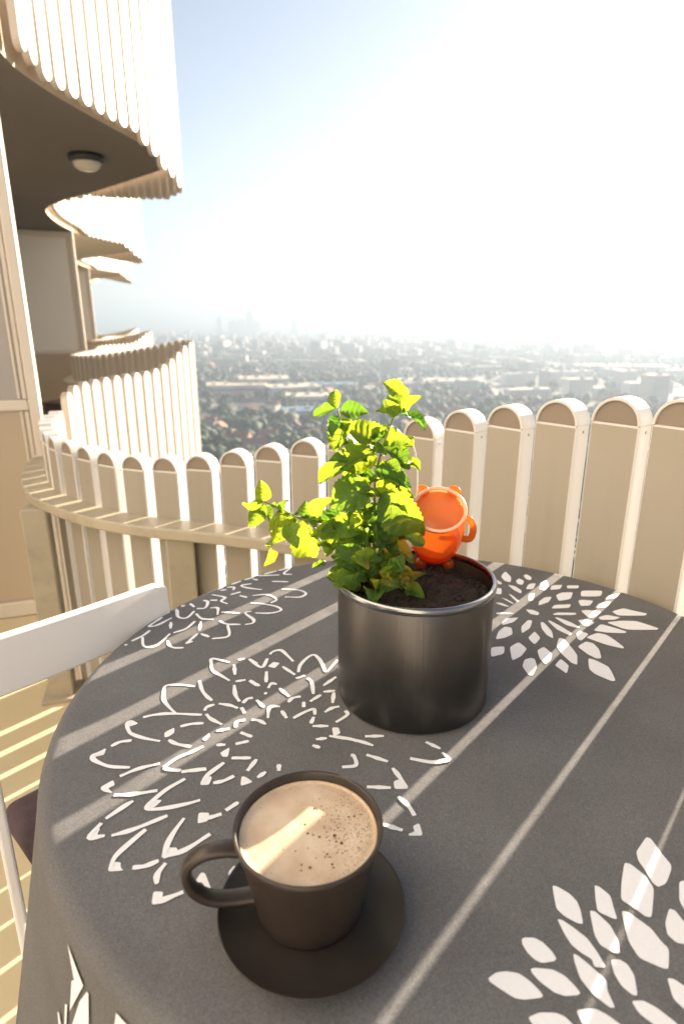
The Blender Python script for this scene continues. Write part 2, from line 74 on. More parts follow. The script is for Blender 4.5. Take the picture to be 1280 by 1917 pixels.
def pd_mesh(name, v, f, smooth=False):
    me = bpy.data.meshes.new(name); me.from_pydata([tuple(map(float, p)) for p in v], [], [tuple(map(int, q)) for q in f])
    if smooth: me.polygons.foreach_set('use_smooth', [True] * len(me.polygons))
    me.update(); return me
def box_bm(bm, c, s, rot=None):
    m = Matrix.Translation(Vector(c))
    if rot is not None: m = m @ rot
    m = m @ Matrix.Diagonal((s[0], s[1], s[2], 1))
    return bmesh.ops.create_cube(bm, size=1, matrix=m)['verts']
def box_mesh(name, c, s, rot=None, bevel=0.0, seg=2):
    bm = bmesh.new(); box_bm(bm, c, s, rot)
    if bevel: bmesh.ops.bevel(bm, geom=bm.edges[:], offset=bevel, segments=seg, affect='EDGES', profile=.5)
    return bm_mesh(name, bm)
def lathe(name, prof, n=64, smooth=True, close=False):
    v = []; f = []
    m = len(prof)
    for i in range(n):
        a = 2 * math.pi * i / n
        for r, z in prof: v.append((r * math.cos(a), r * math.sin(a), z))
    for i in range(n):
        j = (i + 1) % n
        for k in range(m - 1):
            f.append((i * m + k, j * m + k, j * m + k + 1, i * m + k + 1))
        if close: f.append((i * m + m - 1, j * m + m - 1, j * m, i * m))
    me = pd_mesh(name, v, f, smooth)
    bm = bmesh.new(); bm.from_mesh(me); bmesh.ops.remove_doubles(bm, verts=bm.verts, dist=1e-6)
    bmesh.ops.recalc_face_normals(bm, faces=bm.faces); bm.to_mesh(me); bm.free()
    if smooth: me.polygons.foreach_set('use_smooth', [True] * len(me.polygons))
    return me
def tube(name, pts, rad, n=10, closed=False, caps=True):
    pts = [Vector(p) for p in pts]; m = len(pts); v = []; f = []
    rr = rad if isinstance(rad, (list, tuple)) else [rad] * m
    up = Vector((0, 0, 1)); prevn = None
    for i, p in enumerate(pts):
        if closed: t = pts[(i + 1) % m] - pts[i - 1]
        else: t = pts[min(i + 1, m - 1)] - pts[max(i - 1, 0)]
        t.normalize()
        if prevn is None:
            a = up if abs(t.dot(up)) < .95 else Vector((1, 0, 0)); nn = (a - t * a.dot(t)).normalized()
        else: nn = (prevn - t * prevn.dot(t)).normalized()
        prevn = nn; bb = t.cross(nn)
        for k in range(n):
            a = 2 * math.pi * k / n; v.append(p + (nn * math.cos(a) + bb * math.sin(a)) * rr[i])
    for i in range(m if closed else m - 1):
        j = (i + 1) % m
        for k in range(n): f.append((i * n + k, i * n + (k + 1) % n, j * n + (k + 1) % n, j * n + k))
    if caps and not closed:
        f.append(tuple(range(n))[::-1]); f.append(tuple((m - 1) * n + k for k in range(n)))
    return pd_mesh(name, v, f, True)
def spline(P, n):
    """Catmull-Rom through points, n samples per span"""
    P = [np.array(p, float) for p in P]; Q = [2 * P[0] - P[1]] + P + [2 * P[-1] - P[-2]]; out = []
    for i in range(1, len(Q) - 2):
        for k in range(n):
            t = k / n
            out.append(.5 * (2 * Q[i] + (Q[i + 1] - Q[i - 1]) * t + (2 * Q[i - 1] - 5 * Q[i] + 4 * Q[i + 1] - Q[i + 2]) * t * t + (3 * Q[i] - Q[i - 1] - 3 * Q[i + 1] + Q[i + 2]) * t ** 3))
    out.append(P[-1]); return np.array(out)
def resample(C, step, start=0.0):
    d = np.r_[0, np.cumsum(np.hypot(*(np.diff(C[:, :2], axis=0).T)))]
    s = np.arange(start, d[-1], step)
    return np.array([[np.interp(x, d, C[:, k]) for k in range(C.shape[1])] for x in s])
def tangents(C):
    t = np.gradient(C[:, :2], axis=0); return t / np.linalg.norm(t, axis=1)[:, None]

# ------------------------------------------------------------------ materials
def mat(name, col, rough=.6, metal=0.0, var=None, scale=8.0, bump=0.0, bscale=40.0, rand=0.0, spec=None, detail=6.0):
    m = bpy.data.materials.new(name); m.use_nodes = True; t = m.node_tree; b = t.nodes['Principled BSDF']
    b.inputs['Roughness'].default_value = rough; b.inputs['Metallic'].default_value = metal
    if spec is not None: b.inputs['Specular IOR Level'].default_value = spec
    b.inputs['Base Color'].default_value = (*col, 1)
    co = t.nodes.new('ShaderNodeTexCoord')
    last = None
    if var is not None:
        n = t.nodes.new('ShaderNodeTexNoise'); n.inputs['Scale'].default_value = scale; n.inputs['Detail'].default_value = detail
        t.links.new(co.outputs['Object'], n.inputs['Vector'])
        r = t.nodes.new('ShaderNodeValToRGB'); r.color_ramp.elements[0].position = .3; r.color_ramp.elements[1].position = .7
        r.color_ramp.elements[0].color = (*col, 1); r.color_ramp.elements[1].color = (*var, 1)
        t.links.new(n.outputs['Fac'], r.inputs['Fac']); last = r.outputs['Color']
    if rand:
        oi = t.nodes.new('ShaderNodeObjectInfo'); h = t.nodes.new('ShaderNodeHueSaturation')
        mr = t.nodes.new('ShaderNodeMapRange'); mr.inputs['To Min'].default_value = 1 - rand; mr.inputs['To Max'].default_value = 1 + rand
        t.links.new(oi.outputs['Random'], mr.inputs['Value']); t.links.new(mr.outputs[0], h.inputs['Value'])
        if last is None: h.inputs['Color'].default_value = (*col, 1)
        else: t.links.new(last, h.inputs['Color'])
        last = h.outputs['Color']
    if last is not None: t.links.new(last, b.inputs['Base Color'])
    if bump:
        n2 = t.nodes.new('ShaderNodeTexNoise'); n2.inputs['Scale'].default_value = bscale; n2.inputs['Detail'].default_value = 4
        t.links.new(co.outputs['Object'], n2.inputs['Vector'])
        bp = t.nodes.new('ShaderNodeBump'); bp.inputs['Strength'].default_value = bump; bp.inputs['Distance'].default_value = .002
        t.links.new(n2.outputs['Fac'], bp.inputs['Height']); t.links.new(bp.outputs[0], b.inputs['Normal'])
    return m
def nodes(m): return m.node_tree, m.node_tree.nodes['Principled BSDF']
def translucent(m, col, fac):
    t, b = nodes(m); o = t.nodes['Material Output']
    tr = t.nodes.new('ShaderNodeBsdfTranslucent'); tr.inputs['Color'].default_value = (*col, 1)
    mx = t.nodes.new('ShaderNodeMixShader'); mx.inputs[0].default_value = fac
    t.links.new(b.outputs[0], mx.inputs[1]); t.links.new(tr.outputs[0], mx.inputs[2]); t.links.new(mx.outputs[0], o.inputs[0])
    return tr, mx

M = {}
M['picket'] = mat('picket_cream', (.350, .326, .275), .45, var=(.330, .305, .255), scale=5, bump=.15, bscale=60, rand=.04)
def streaks(m, amount, sc=(70, 70, 2.2)):
    t, b = nodes(m); co = t.nodes.new('ShaderNodeTexCoord'); mp = t.nodes.new('ShaderNodeMapping'); mp.inputs['Scale'].default_value = sc
    oi = t.nodes.new('ShaderNodeObjectInfo'); vm = t.nodes.new('ShaderNodeVectorMath'); cx = t.nodes.new('ShaderNodeCombineXYZ')
    ml = t.nodes.new('ShaderNodeMath'); ml.operation = 'MULTIPLY'; ml.inputs[1].default_value = 37
    t.links.new(oi.outputs['Random'], ml.inputs[0]); t.links.new(ml.outputs[0], cx.inputs[0]); t.links.new(ml.outputs[0], cx.inputs[2])
    t.links.new(co.outputs['Object'], vm.inputs[0]); t.links.new(cx.outputs[0], vm.inputs[1]); t.links.new(vm.outputs[0], mp.inputs[0])
    n = t.nodes.new('ShaderNodeTexNoise'); n.inputs['Scale'].default_value = 1; n.inputs['Detail'].default_value = 5; n.inputs['Roughness'].default_value = .65; t.links.new(mp.outputs[0], n.inputs['Vector'])
    r = t.nodes.new('ShaderNodeMapRange'); r.inputs['From Min'].default_value = .50; r.inputs['From Max'].default_value = .78; r.inputs['To Min'].default_value = 1.0; r.inputs['To Max'].default_value = 1 - amount
    t.links.new(n.outputs['Fac'], r.inputs['Value'])
    h = t.nodes.new('ShaderNodeHueSaturation'); src = b.inputs['Base Color'].links[0].from_socket
    t.links.new(src, h.inputs['Color']); t.links.new(r.outputs[0], h.inputs['Value']); t.links.new(h.outputs[0], b.inputs['Base Color'])
streaks(M['picket'], .09, (22, 22, 1.3))
M['slat'] = mat('balcony_slat', (.46, .42, .37), .45, var=(.43, .39, .34), scale=5, rand=.05)  # lighter than our pickets: bounce light on shaded inner faces put into the colour
M['soffit_pale'] = mat('soffit_pale', (.52, .47, .38), .85, var=(.47, .42, .34), scale=1.4)  # bounce light under the farther balconies painted in as a lighter soffit
M['edge'] = mat('picket_edge_white', (.62, .61, .59), .35, rand=.03)  # same paint as the picket face; sunlit brightness put into the edge colour
M['cap'] = mat('picket_cap_tan', (.25, .21, .168), .5, var=(.235, .195, .155), scale=12, rand=.05)
M['screw'] = mat('screw_grey', (.35, .33, .30), .35, .8)
M['rail'] = mat('rail_grey_beige', (.44, .40, .31), .5, var=(.37, .335, .26), scale=9, bump=.2, bscale=70)
streaks(M['rail'], .22, (14, 14, 20))
M['floor'] = mat('floor_beige', (.62, .545, .36), .65, var=(.56, .49, .32), scale=3, bump=.3, bscale=90)
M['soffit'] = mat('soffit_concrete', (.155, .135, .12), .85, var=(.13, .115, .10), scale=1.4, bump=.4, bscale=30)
M['slab_edge'] = mat('slab_edge_render', (.62, .50, .36), .8, var=(.52, .41, .30), scale=5, bump=.3)
M['facade'] = mat('facade_render', (.50, .48, .45), .8, var=(.46, .44, .41), scale=.8, bump=.2)
M['frame'] = mat('frame_white', (.62, .57, .50), .4, var=(.58, .53, .46), scale=4)
M['pane_grey'] = mat('panel_grey', (.34, .325, .31), .35, var=(.32, .305, .29), scale=2)
M['pane_cream'] = mat('panel_cream', (.74, .70, .63), .4, var=(.70, .66, .60), scale=2)  # grey panel recoloured paler for floor bounce light on the far screens
M['panel_beige'] = mat('panel_beige', (.44, .37, .28), .55, var=(.41, .345, .26), scale=2)
M['dark'] = mat('dark_box', (.055, .04, .038), .7, var=(.045, .035, .03), scale=6)
M['chair'] = mat('chair_white', (.80, .80, .80), .4, var=(.76, .76, .77), scale=3, bump=.1)
M['cushion'] = mat('cushion_plum', (.075, .05, .062), .9, var=(.055, .036, .046), scale=60, bump=.6, bscale=300)
M['print'] = mat('print_white', (.80, .83, .88), .8, var=(.76, .79, .84), scale=300, spec=.3)
M['tabletop'] = mat('tabletop_white', (.6, .6, .58), .5)
M['mug'] = mat('mug_stoneware', (.040, .031, .026), .38, var=(.031, .024, .020), scale=30, bump=.08, bscale=120)
M['saucer'] = mat('saucer_stoneware', (.030, .025, .022), .42, var=(.024, .020, .018), scale=30, bump=.08, bscale=120)
M['soil'] = mat('soil_dark', (.011, .008, .0065), .95, var=(.026, .018, .013), scale=150, bump=1.0, bscale=260)
M['stem'] = mat('stem_green', (.14, .20, .05), .55, var=(.20, .16, .08), scale=60)
M['wire'] = mat('wire_white', (.85, .83, .78), .4)
M['lamp_ring'] = mat('lamp_ring_black', (.02, .02, .02), .4)
M['lamp_glass'] = mat('lamp_glass_opal', (.62, .58, .50), .25)

# pot: brushed gunmetal with a fine woven relief towards the rim
m = mat('pot_gunmetal', (.125, .12, .116), .42, 1.0, var=(.098, .094, .09), scale=14); t, b = nodes(m)
w = t.nodes.new('ShaderNodeTexNoise'); w.inputs['Scale'].default_value = 1.0; w.inputs['Detail'].default_value = 3
mp = t.nodes.new('ShaderNodeMapping'); mp.inputs['Scale'].default_value = (420, 420, 12)
co = t.nodes.new('ShaderNodeTexCoord'); t.links.new(co.outputs['Object'], mp.inputs[0]); t.links.new(mp.outputs[0], w.inputs['Vector'])
bp = t.nodes.new('ShaderNodeBump'); bp.inputs['Strength'].default_value = .22; bp.inputs['Distance'].default_value = .001
t.links.new(w.outputs['Fac'], bp.inputs['Height']); t.links.new(bp.outputs[0], b.inputs['Normal'])
M['pot'] = m
M['pot_rim'] = mat('pot_rim_steel', (.30, .31, .325), .24, 1.0)

# tablecloth: grey melange weave, a little light passes through
m = mat('cloth_grey', (.125, .121, .116), .9, spec=.12); t, b = nodes(m)
co = t.nodes.new('ShaderNodeTexCoord')
n1 = t.nodes.new('ShaderNodeTexNoise'); n1.inputs['Scale'].default_value = 750; n1.inputs['Detail'].default_value = 3
n2 = t.nodes.new('ShaderNodeTexNoise'); n2.inputs['Scale'].default_value = 9; n2.inputs['Detail'].default_value = 4
t.links.new(co.outputs['Object'], n1.inputs['Vector']); t.links.new(co.outputs['Object'], n2.inputs['Vector'])
r = t.nodes.new('ShaderNodeValToRGB'); r.color_ramp.elements[0].position = .32; r.color_ramp.elements[1].position = .68
r.color_ramp.elements[0].color = (.148, .155, .166, 1); r.color_ramp.elements[1].color = (.262, .273, .291, 1)
t.links.new(n1.outputs['Fac'], r.inputs['Fac'])
h = t.nodes.new('ShaderNodeHueSaturation'); mr = t.nodes.new('ShaderNodeMapRange'); mr.inputs['From Min'].default_value = .3; mr.inputs['From Max'].default_value = .7
mr.inputs['To Min'].default_value = .90; mr.inputs['To Max'].default_value = 1.1
t.links.new(n2.outputs['Fac'], mr.inputs['Value']); t.links.new(mr.outputs[0], h.inputs['Value']); t.links.new(r.outputs[0], h.inputs['Color'])
t.links.new(h.outputs[0], b.inputs['Base Color'])
bp = t.nodes.new('ShaderNodeBump'); bp.inputs['Strength'].default_value = .5; bp.inputs['Distance'].default_value = .0006
n4 = t.nodes.new('ShaderNodeTexNoise'); n4.inputs['Scale'].default_value = 11; n4.inputs['Detail'].default_value = 2; n4.inputs['Distortion'].default_value = .6
t.links.new(co.outputs['Object'], n4.inputs['Vector'])
bq = t.nodes.new('ShaderNodeBump'); bq.inputs['Strength'].default_value = .55; bq.inputs['Distance'].default_value = .006
t.links.new(n4.outputs['Fac'], bq.inputs['Height']); t.links.new(bq.outputs[0], bp.inputs['Normal'])
t.links.new(n1.outputs['Fac'], bp.inputs['Height']); t.links.new(bp.outputs[0], b.inputs['Normal'])
tr, mx = translucent(m, (.22, .165, .10), .33)
M['cloth'] = m

# coffee crema with pores
m = mat('coffee_crema', (.50, .32, .17), .4); t, b = nodes(m)
co = t.nodes.new('ShaderNodeTexCoord')
n1 = t.nodes.new('ShaderNodeTexNoise'); n1.inputs['Scale'].default_value = 38; n1.inputs['Detail'].default_value = 6
r = t.nodes.new('ShaderNodeValToRGB'); r.color_ramp.elements[0].position = .35; r.color_ramp.elements[1].position = .68
r.color_ramp.elements[0].color = (.49, .365, .25, 1); r.color_ramp.elements[1].color = (.64, .53, .405, 1)
t.links.new(co.outputs['Object'], n1.inputs['Vector']); t.links.new(n1.outputs['Fac'], r.inputs['Fac'])
vo = t.nodes.new('ShaderNodeTexVoronoi'); vo.inputs['Scale'].default_value = 620
t.links.new(co.outputs['Object'], vo.inputs['Vector'])
vr = t.nodes.new('ShaderNodeValToRGB'); vr.color_ramp.elements[0].position = .16; vr.color_ramp.elements[1].position = .34
vr.color_ramp.elements[0].color = (1, 1, 1, 1); vr.color_ramp.elements[1].color = (0, 0, 0, 1)
t.links.new(vo.outputs['Distance'], vr.inputs['Fac'])
sx = t.nodes.new('ShaderNodeSeparateXYZ'); t.links.new(co.outputs['Object'], sx.inputs[0])
n3 = t.nodes.new('ShaderNodeTexNoise'); n3.inputs['Scale'].default_value = 60; t.links.new(co.outputs['Object'], n3.inputs['Vector'])
ma = t.nodes.new('ShaderNodeMath'); ma.operation = 'MULTIPLY_ADD'; ma.inputs[1].default_value = 20; ma.inputs[2].default_value = -.38
t.links.new(sx.outputs['X'], ma.inputs[0])
mb = t.nodes.new('ShaderNodeMath'); mb.operation = 'ADD'; t.links.new(ma.outputs[0], mb.inputs[0]); t.links.new(n3.outputs['Fac'], mb.inputs[1])
mc = t.nodes.new('ShaderNodeMath'); mc.operation = 'MULTIPLY'; mc.use_clamp = True
t.links.new(mb.outputs[0], mc.inputs[0]); t.links.new(vr.outputs[0], mc.inputs[1])
mix = t.nodes.new('ShaderNodeMix'); mix.data_type = 'RGBA'
mix.inputs['B'].default_value = (.24, .12, .05, 1)
t.links.new(mc.outputs[0], mix.inputs['Factor']); t.links.new(r.outputs[0], mix.inputs['A']); t.links.new(mix.outputs['Result'], b.inputs['Base Color'])
M['coffee'] = m
M['bubble'] = mat('bubble_brown', (.09, .035, .012), .15)

# mint leaf
m = mat('mint_leaf', (.05, .135, .018), .42, var=(.085, .19, .025), scale=60, bump=.5, bscale=220, rand=.25)
t, b = nodes(m)
tr, mx = translucent(m, (.36, .55, .02), .48)
co = t.nodes.new('ShaderNodeTexCoord'); sx = t.nodes.new('ShaderNodeSeparateXYZ'); t.links.new(co.outputs['Object'], sx.inputs[0])
def mth(op, a, b_=None, c=None):
    n = t.nodes.new('ShaderNodeMath'); n.operation = op
    for i, q in enumerate((a, b_, c)):
        if q is None: continue
        if isinstance(q, (int, float)): n.inputs[i].default_value = q
        else: t.links.new(q, n.inputs[i])
    return n.outputs[0]
ax_ = mth('ABSOLUTE', sx.outputs['X'])
ph = mth('FRACT', mth('MULTIPLY', mth('SUBTRACT', sx.outputs['Y'], mth('MULTIPLY', ax_, .75)), 7.0))
lat = mth('LESS_THAN', mth('ABSOLUTE', mth('SUBTRACT', ph, .5)), .055); mid_v = mth('LESS_THAN', ax_, .022)
vein_f = mth('MULTIPLY', mth('MAXIMUM', lat, mid_v), .55)
vm_ = t.nodes.new('ShaderNodeMix'); vm_.data_type = 'RGBA'; vm_.inputs['B'].default_value = (.17, .27, .07, 1)
t.links.new(vein_f, vm_.inputs['Factor']); t.links.new(b.inputs['Base Color'].links[0].from_socket, vm_.inputs['A']); t.links.new(vm_.outputs['Result'], b.inputs['Base Color'])
oi = t.nodes.new('ShaderNodeObjectInfo'); rr_ = t.nodes.new('ShaderNodeValToRGB')
rr_.color_ramp.elements[0].color = (.10, .26, .02, 1); rr_.color_ramp.elements[1].color = (.58, .70, .03, 1)
vt = t.nodes.new('ShaderNodeMix'); vt.data_type = 'RGBA'; vt.inputs['B'].default_value = (.10, .16, .02, 1)
t.links.new(vein_f, vt.inputs['Factor']); t.links.new(rr_.outputs[0], vt.inputs['A'])
t.links.new(oi.outputs['Random'], rr_.inputs[0]); t.links.new(vt.outputs['Result'], tr.inputs['Color'])
M['leaf'] = m
# orange plastic, see-through
def plastic(name, col, tcol, fac):
    m = mat(name, col, .18); t, b = nodes(m); o = t.nodes['Material Output']
    b.inputs['Coat Weight'].default_value = .4
    tp = t.nodes.new('ShaderNodeBsdfTransparent'); tp.inputs['Color'].default_value = (*tcol, 1)
    tl = t.nodes.new('ShaderNodeBsdfTranslucent'); tl.inputs['Color'].default_value = (*tcol, 1)
    m1 = t.nodes.new('ShaderNodeMixShader'); m1.inputs[0].default_value = .42
    t.links.new(tp.outputs[0], m1.inputs[1]); t.links.new(tl.outputs[0], m1.inputs[2])
    m2 = t.nodes.new('ShaderNodeMixShader'); m2.inputs[0].default_value = fac
    t.links.new(b.outputs[0], m2.inputs[1]); t.links.new(m1.outputs[0], m2.inputs[2]); t.links.new(m2.outputs[0], o.inputs[0])
    return m
M['orange'] = plastic('orange_plastic', (.50, .17, .03), (.86, .40, .13), .66)
M['orange_pale'] = plastic('orange_plastic_pale', (.60, .28, .11), (.88, .50, .26), .55)
M['orange_rim'] = mat('orange_plastic_rim', (.90, .52, .34), .2)  # rim highlight painted as a paler plastic colour
M['orange_deep'] = plastic('orange_plastic_deep', (.45, .09, .01), (.95, .28, .04), .55)

# ------------------------------------------------------------------ ground, far away below
GZ = -80.0
def disc(name, r0, rings, n, z):
    v = [(0, 0, z)]; f = []
    for r in rings:
        for k in range(n): a = 2 * math.pi * k / n; v.append((r * math.cos(a), r * math.sin(a), z))
    for k in range(n): f.append((0, 1 + k, 1 + (k + 1) % n))
    for i in range(len(rings) - 1):
        a0 = 1 + i * n; b0 = a0 + n
        for k in range(n): f.append((a0 + k, b0 + k, b0 + (k + 1) % n, a0 + (k + 1) % n))
    return pd_mesh(name, v, f)
m = mat('ground_city', (.07, .08, .05), .95); t, b = nodes(m)
co = t.nodes.new('ShaderNodeTexCoord')
n1 = t.nodes.new('ShaderNodeTexNoise'); n1.inputs['Scale'].default_value = .006; n1.inputs['Detail'].default_value = 8; n1.inputs['Roughness'].default_value = .65
t.links.new(co.outputs['Object'], n1.inputs['Vector'])
r = t.nodes.new('ShaderNodeValToRGB'); e = r.color_ramp.elements
e[0].position = .36; e[0].color = (.022, .038, .02, 1); e[1].position = .66; e[1].color = (.17, .155, .13, 1)
x = e.new(.48); x.color = (.04, .055, .028, 1); x = e.new(.56); x.color = (.09, .09, .07, 1)
t.links.new(n1.outputs['Fac'], r.inputs['Fac'])
vo = t.nodes.new('ShaderNodeTexVoronoi'); vo.inputs['Scale'].default_value = .035; t.links.new(co.outputs['Object'], vo.inputs['Vector'])
mix = t.nodes.new('ShaderNodeMix'); mix.data_type = 'RGBA'; mix.blend_type = 'OVERLAY'; mix.inputs['Factor'].default_value = .35
t.links.new(r.outputs[0], mix.inputs['A']); t.links.new(vo.outputs['Color'], mix.inputs['B']); 
hs = t.nodes.new('ShaderNodeHueSaturation'); hs.inputs['Saturation'].default_value = .6; t.links.new(mix.outputs['Result'], hs.inputs['Color'])
t.links.new(hs.outputs[0], b.inputs['Base Color'])
g = mesh_obj('ground', disc('ground', 0, [100, 300, 800, 2000, 5000, 9000, 14000], 64, GZ), m); tag(g, kind='structure')
M['road'] = mat('road_asphalt', (.16, .155, .15), .9, var=(.13, .125, .12), scale=.1)

# ------------------------------------------------------------------ the tower's balconies
W = .089; TH = .050; PITCHP = .119; FZ = -.17
W0 = W
def stadium(w, h0, h1, round_top=True, round_bot=True, inset=0.0, n=10):
    r = w / 2 - inset; pts = []
    if round_top:
        for k in range(n + 1): a = math.pi * k / n; pts.append((r * math.cos(a), h1 - w / 2 + r * math.sin(a)))
    else: pts += [(r, h1 - inset), (-r, h1 - inset)]
    if round_bot:
        for k in range(n + 1): a = math.pi + math.pi * k / n; pts.append((r * math.cos(a), h0 + w / 2 + r * math.sin(a)))
    else: pts += [(-r, h0 + inset), (r, h0 + inset)]
    return pts
def slat_mesh(name, w, th, h0, h1, rt, rb, bev=.003, n=10, edge='edge', face='picket'):
    loops = []
    for ins, y in ((bev, -th / 2), (0, -th / 2 + bev), (0, th / 2 - bev), (bev, th / 2)):
        loops.append([(x, y, z) for x, z in stadium(w, h0, h1, rt, rb, ins, n)])
    k = len(loops[0]); v = [p for l in loops for p in l]; f = [tuple(range(k)), tuple(range(3 * k, 4 * k))[::-1]]
    for i in range(3):
        for j in range(k): f.append((i * k + j, i * k + k + j, i * k + k + (j + 1) % k, i * k + (j + 1) % k))
    me = pd_mesh(name, v, f)
    bm = bmesh.new(); bm.from_mesh(me); bmesh.ops.recalc_face_normals(bm, faces=bm.faces); bm.to_mesh(me); bm.free()
    me.materials.append(M[face]); me.materials.append(M[edge])
    for p in me.polygons:
        if abs(p.normal.y) < .85: p.material_index = 1
    return me
_slat = {}
def slat(h, n=6):
    k = (round(h / .03), n)
    if k not in _slat:
        me = slat_mesh('picket', .087, .034, 0, k[0] * .03, True, True, n=n, edge='slat', face='slat'); _slat[k] = me
    return _slat[k], k[0] * .03
def strip(name, C, prof, matl, parent, closed_ends=True):
    """sweep a (inward, z) profile along plan curve C; inward is to the left of travel"""
    T = tangents(C); v = []; f = []; k = len(prof)
    for c, tt in zip(C, T):
        nx, ny = -tt[1], tt[0]
        for d, z in prof: v.append((c[0] + nx * d, c[1] + ny * d, z))
    for i in range(len(C) - 1):
        for j in range(k): f.append((i * k + j, i * k + (j + 1) % k, (i + 1) * k + (j + 1) % k, (i + 1) * k + j))
    if closed_ends: f.append(tuple(range(k))[::-1]); f.append(tuple((len(C) - 1) * k + j for j in range(k)))
    me = pd_mesh(name, v, f)
    bm = bmesh.new(); bm.from_mesh(me); bmesh.ops.recalc_face_normals(bm, faces=bm.faces); bm.to_mesh(me); bm.free()
    return mesh_obj(name, me, matl, parent)
OWN = spline(DATA['own'], 12)
NEAR = spline(DATA['near'], 12)
PER = np.array([-1.9, 5.3]); AX = PER / np.linalg.norm(PER); INW = np.array([-AX[1], AX[0]])   # towards the facade
INSET = .065
DEPTH = 2.25
V0 = np.array([-1.33, 2.9]); VM = V0 - PER
STOREY = 2.55; SOFF = 2.30
def slab(name, C, va, vb, z0, z1, matl, parent, sof='soffit'):
    T = tangents(C); inner = [(c[0] - tt[1] * INSET, c[1] + tt[0] * INSET) for c, tt in zip(C, T)]
    keep = [inner[0]]
    for p in inner[1:]:
        if np.hypot(p[0] - keep[-1][0], p[1] - keep[-1][1]) > .03: keep.append(p)
    poly = keep + [tuple(vb + INW * DEPTH), tuple(va + INW * DEPTH)]
    n = len(poly); v = [(x, y, z0) for x, y in poly] + [(x, y, z1) for x, y in poly]
    f = [tuple(range(n))[::-1], tuple(range(n, 2 * n))] + [(i, (i + 1) % n, n + (i + 1) % n, n + i) for i in range(n)]
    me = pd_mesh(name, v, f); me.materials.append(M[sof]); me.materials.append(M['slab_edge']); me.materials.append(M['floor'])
    bm = bmesh.new(); bm.from_mesh(me); bmesh.ops.recalc_face_normals(bm, faces=bm.faces)
    for fa in bm.faces:
        nz = fa.normal.z
        fa.material_index = 2 if nz > .5 else (0 if nz < -.5 else 1)
    bm.to_mesh(me); bm.free()
    return mesh_obj(name, me, None, parent)

# our floor and our own railing
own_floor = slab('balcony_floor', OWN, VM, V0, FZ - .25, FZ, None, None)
own_floor.name = 'balcony_floor'; tag(own_floor, 'beige balcony floor striped by sunlight', kind='structure')
PK = np.array(DATA['own'])[:, :3]
chain = PK[9:9 + 17]                                     # the pickets read one by one
rail_root = empty('balcony_railing', (0, 0, 0))
tag(rail_root, 'wavy cream picket railing with rounded tops around our balcony behind the table', 'railing')
d = np.r_[0, np.cumsum(np.hypot(*np.diff(OWN[:, :2], axis=0).T))]
i0 = 9 * 12; s0 = d[i0]
before = np.arange(s0 - PITCHP, 0, -PITCHP)[::-1]
last_s = d[(9 + 16) * 12]
after = np.arange(last_s + PITCHP, d[-1] - .02, PITCHP)
mid = np.array([d[(9 + k) * 12] for k in range(17)])
ss = np.r_[before, mid, after]
TT = tangents(OWN)
BOT = -.62
_own = {}; _cap = {}
screw_me = lathe('screw', [(0, .0012), (.0026, .0010), (.0032, 0)], 10); screw_me.materials.append(M['screw'])
def cap_mesh(w):
    # half-round cap: a hood around the edge with its face set 5 mm back
    bm = bmesh.new(); n = 14; r = w / 2; rings = []
    prof = [(r - .0052, -TH / 2 + .005), (r - .0052, -TH / 2), (r - .001, -TH / 2), (r, -TH / 2 + .001), (r, TH / 2 - .001), (r - .001, TH / 2), (r - .0052, TH / 2), (r - .0052, TH / 2 - .005)]
    for k in range(n + 1):
        aa = math.pi * k / n; rings.append([bm.verts.new((rr * math.cos(aa), yy, rr * math.sin(aa))) for rr, yy in prof])
    for k in range(n):
        for j in range(len(prof) - 1): bm.faces.new((rings[k][j], rings[k + 1][j], rings[k + 1][j + 1], rings[k][j + 1]))
    for j in (0, len(prof) - 1): bm.faces.new([rings[k][j] for k in range(n + 1)])
    bm.faces.new([v_ for v_ in rings[0]]); bm.faces.new([v_ for v_ in rings[n]])
    bmesh.ops.recalc_face_normals(bm, faces=bm.faces)
    me = bm_mesh('cap', bm); me.materials.append(M['cap']); me.materials.append(M['edge'])
    for p in me.polygons:
        c = p.center
        if math.hypot(c.x, c.z) > r - .006 and c.z > .002: p.material_index = 1
    return me
for s in ss:
    x, y, z = [np.interp(s, d, OWN[:, k]) for k in range(3)]
    tx, ty = np.interp(s, d, TT[:, 0]), np.interp(s, d, TT[:, 1]); a = math.atan2(ty, tx)
    q = round(z / .004); wq = round(.0975 - .0085 * min(1, max(0, (s - s0 - .1) / .75)), 3)
    top = q * .004 - wq / 2
    if (q, wq) not in _own:
        me = slat_mesh('picket', wq, TH, 0, top - BOT, False, True, .0035); _own[q, wq] = me
    if wq not in _cap: _cap[wq] = cap_mesh(wq)
    o = mesh_obj('picket', _own[q, wq], None, rail_root, (x, y, BOT), a)
    c = mesh_obj('cap', _cap[wq], None, o, (0, 0, top - BOT + .0005))
    if len(before) <= np.searchsorted(ss, s) < len(before) + 17:
        w_ = mesh_obj('screw', screw_me, None, o, (-wq / 2 - .0004, 0, top - .013 - BOT)); w_.rotation_euler = (0, R(-90), 0)
rail_curve = resample(OWN, .03, .3)
strip('handrail', rail_curve, [(TH / 2 + .001, .610), (TH / 2 + .001, .646), (.024, .6468), (.112, .6462), (.117, .641), (.117, .615), (.112, .610), (.024, .6095)], M['rail'], rail_root)
for (px, py) in ((-.508, 1.795), (-1.105, 2.10), (.20, 1.47), (.70, .55), (.66, -.6), (.50, -1.8)):
    o = mesh_obj('post', box_mesh('post', (0, 0, (.608 - FZ) / 2), (.085, .085, .608 - FZ - .002), bevel=.006), M['rail'], rail_root, (px, py, FZ + .001), R(16))
    mesh_obj('foot_plate', box_mesh('foot_plate', (0, 0, .006), (.14, .14, .012), bevel=.003), M['rail'], o)

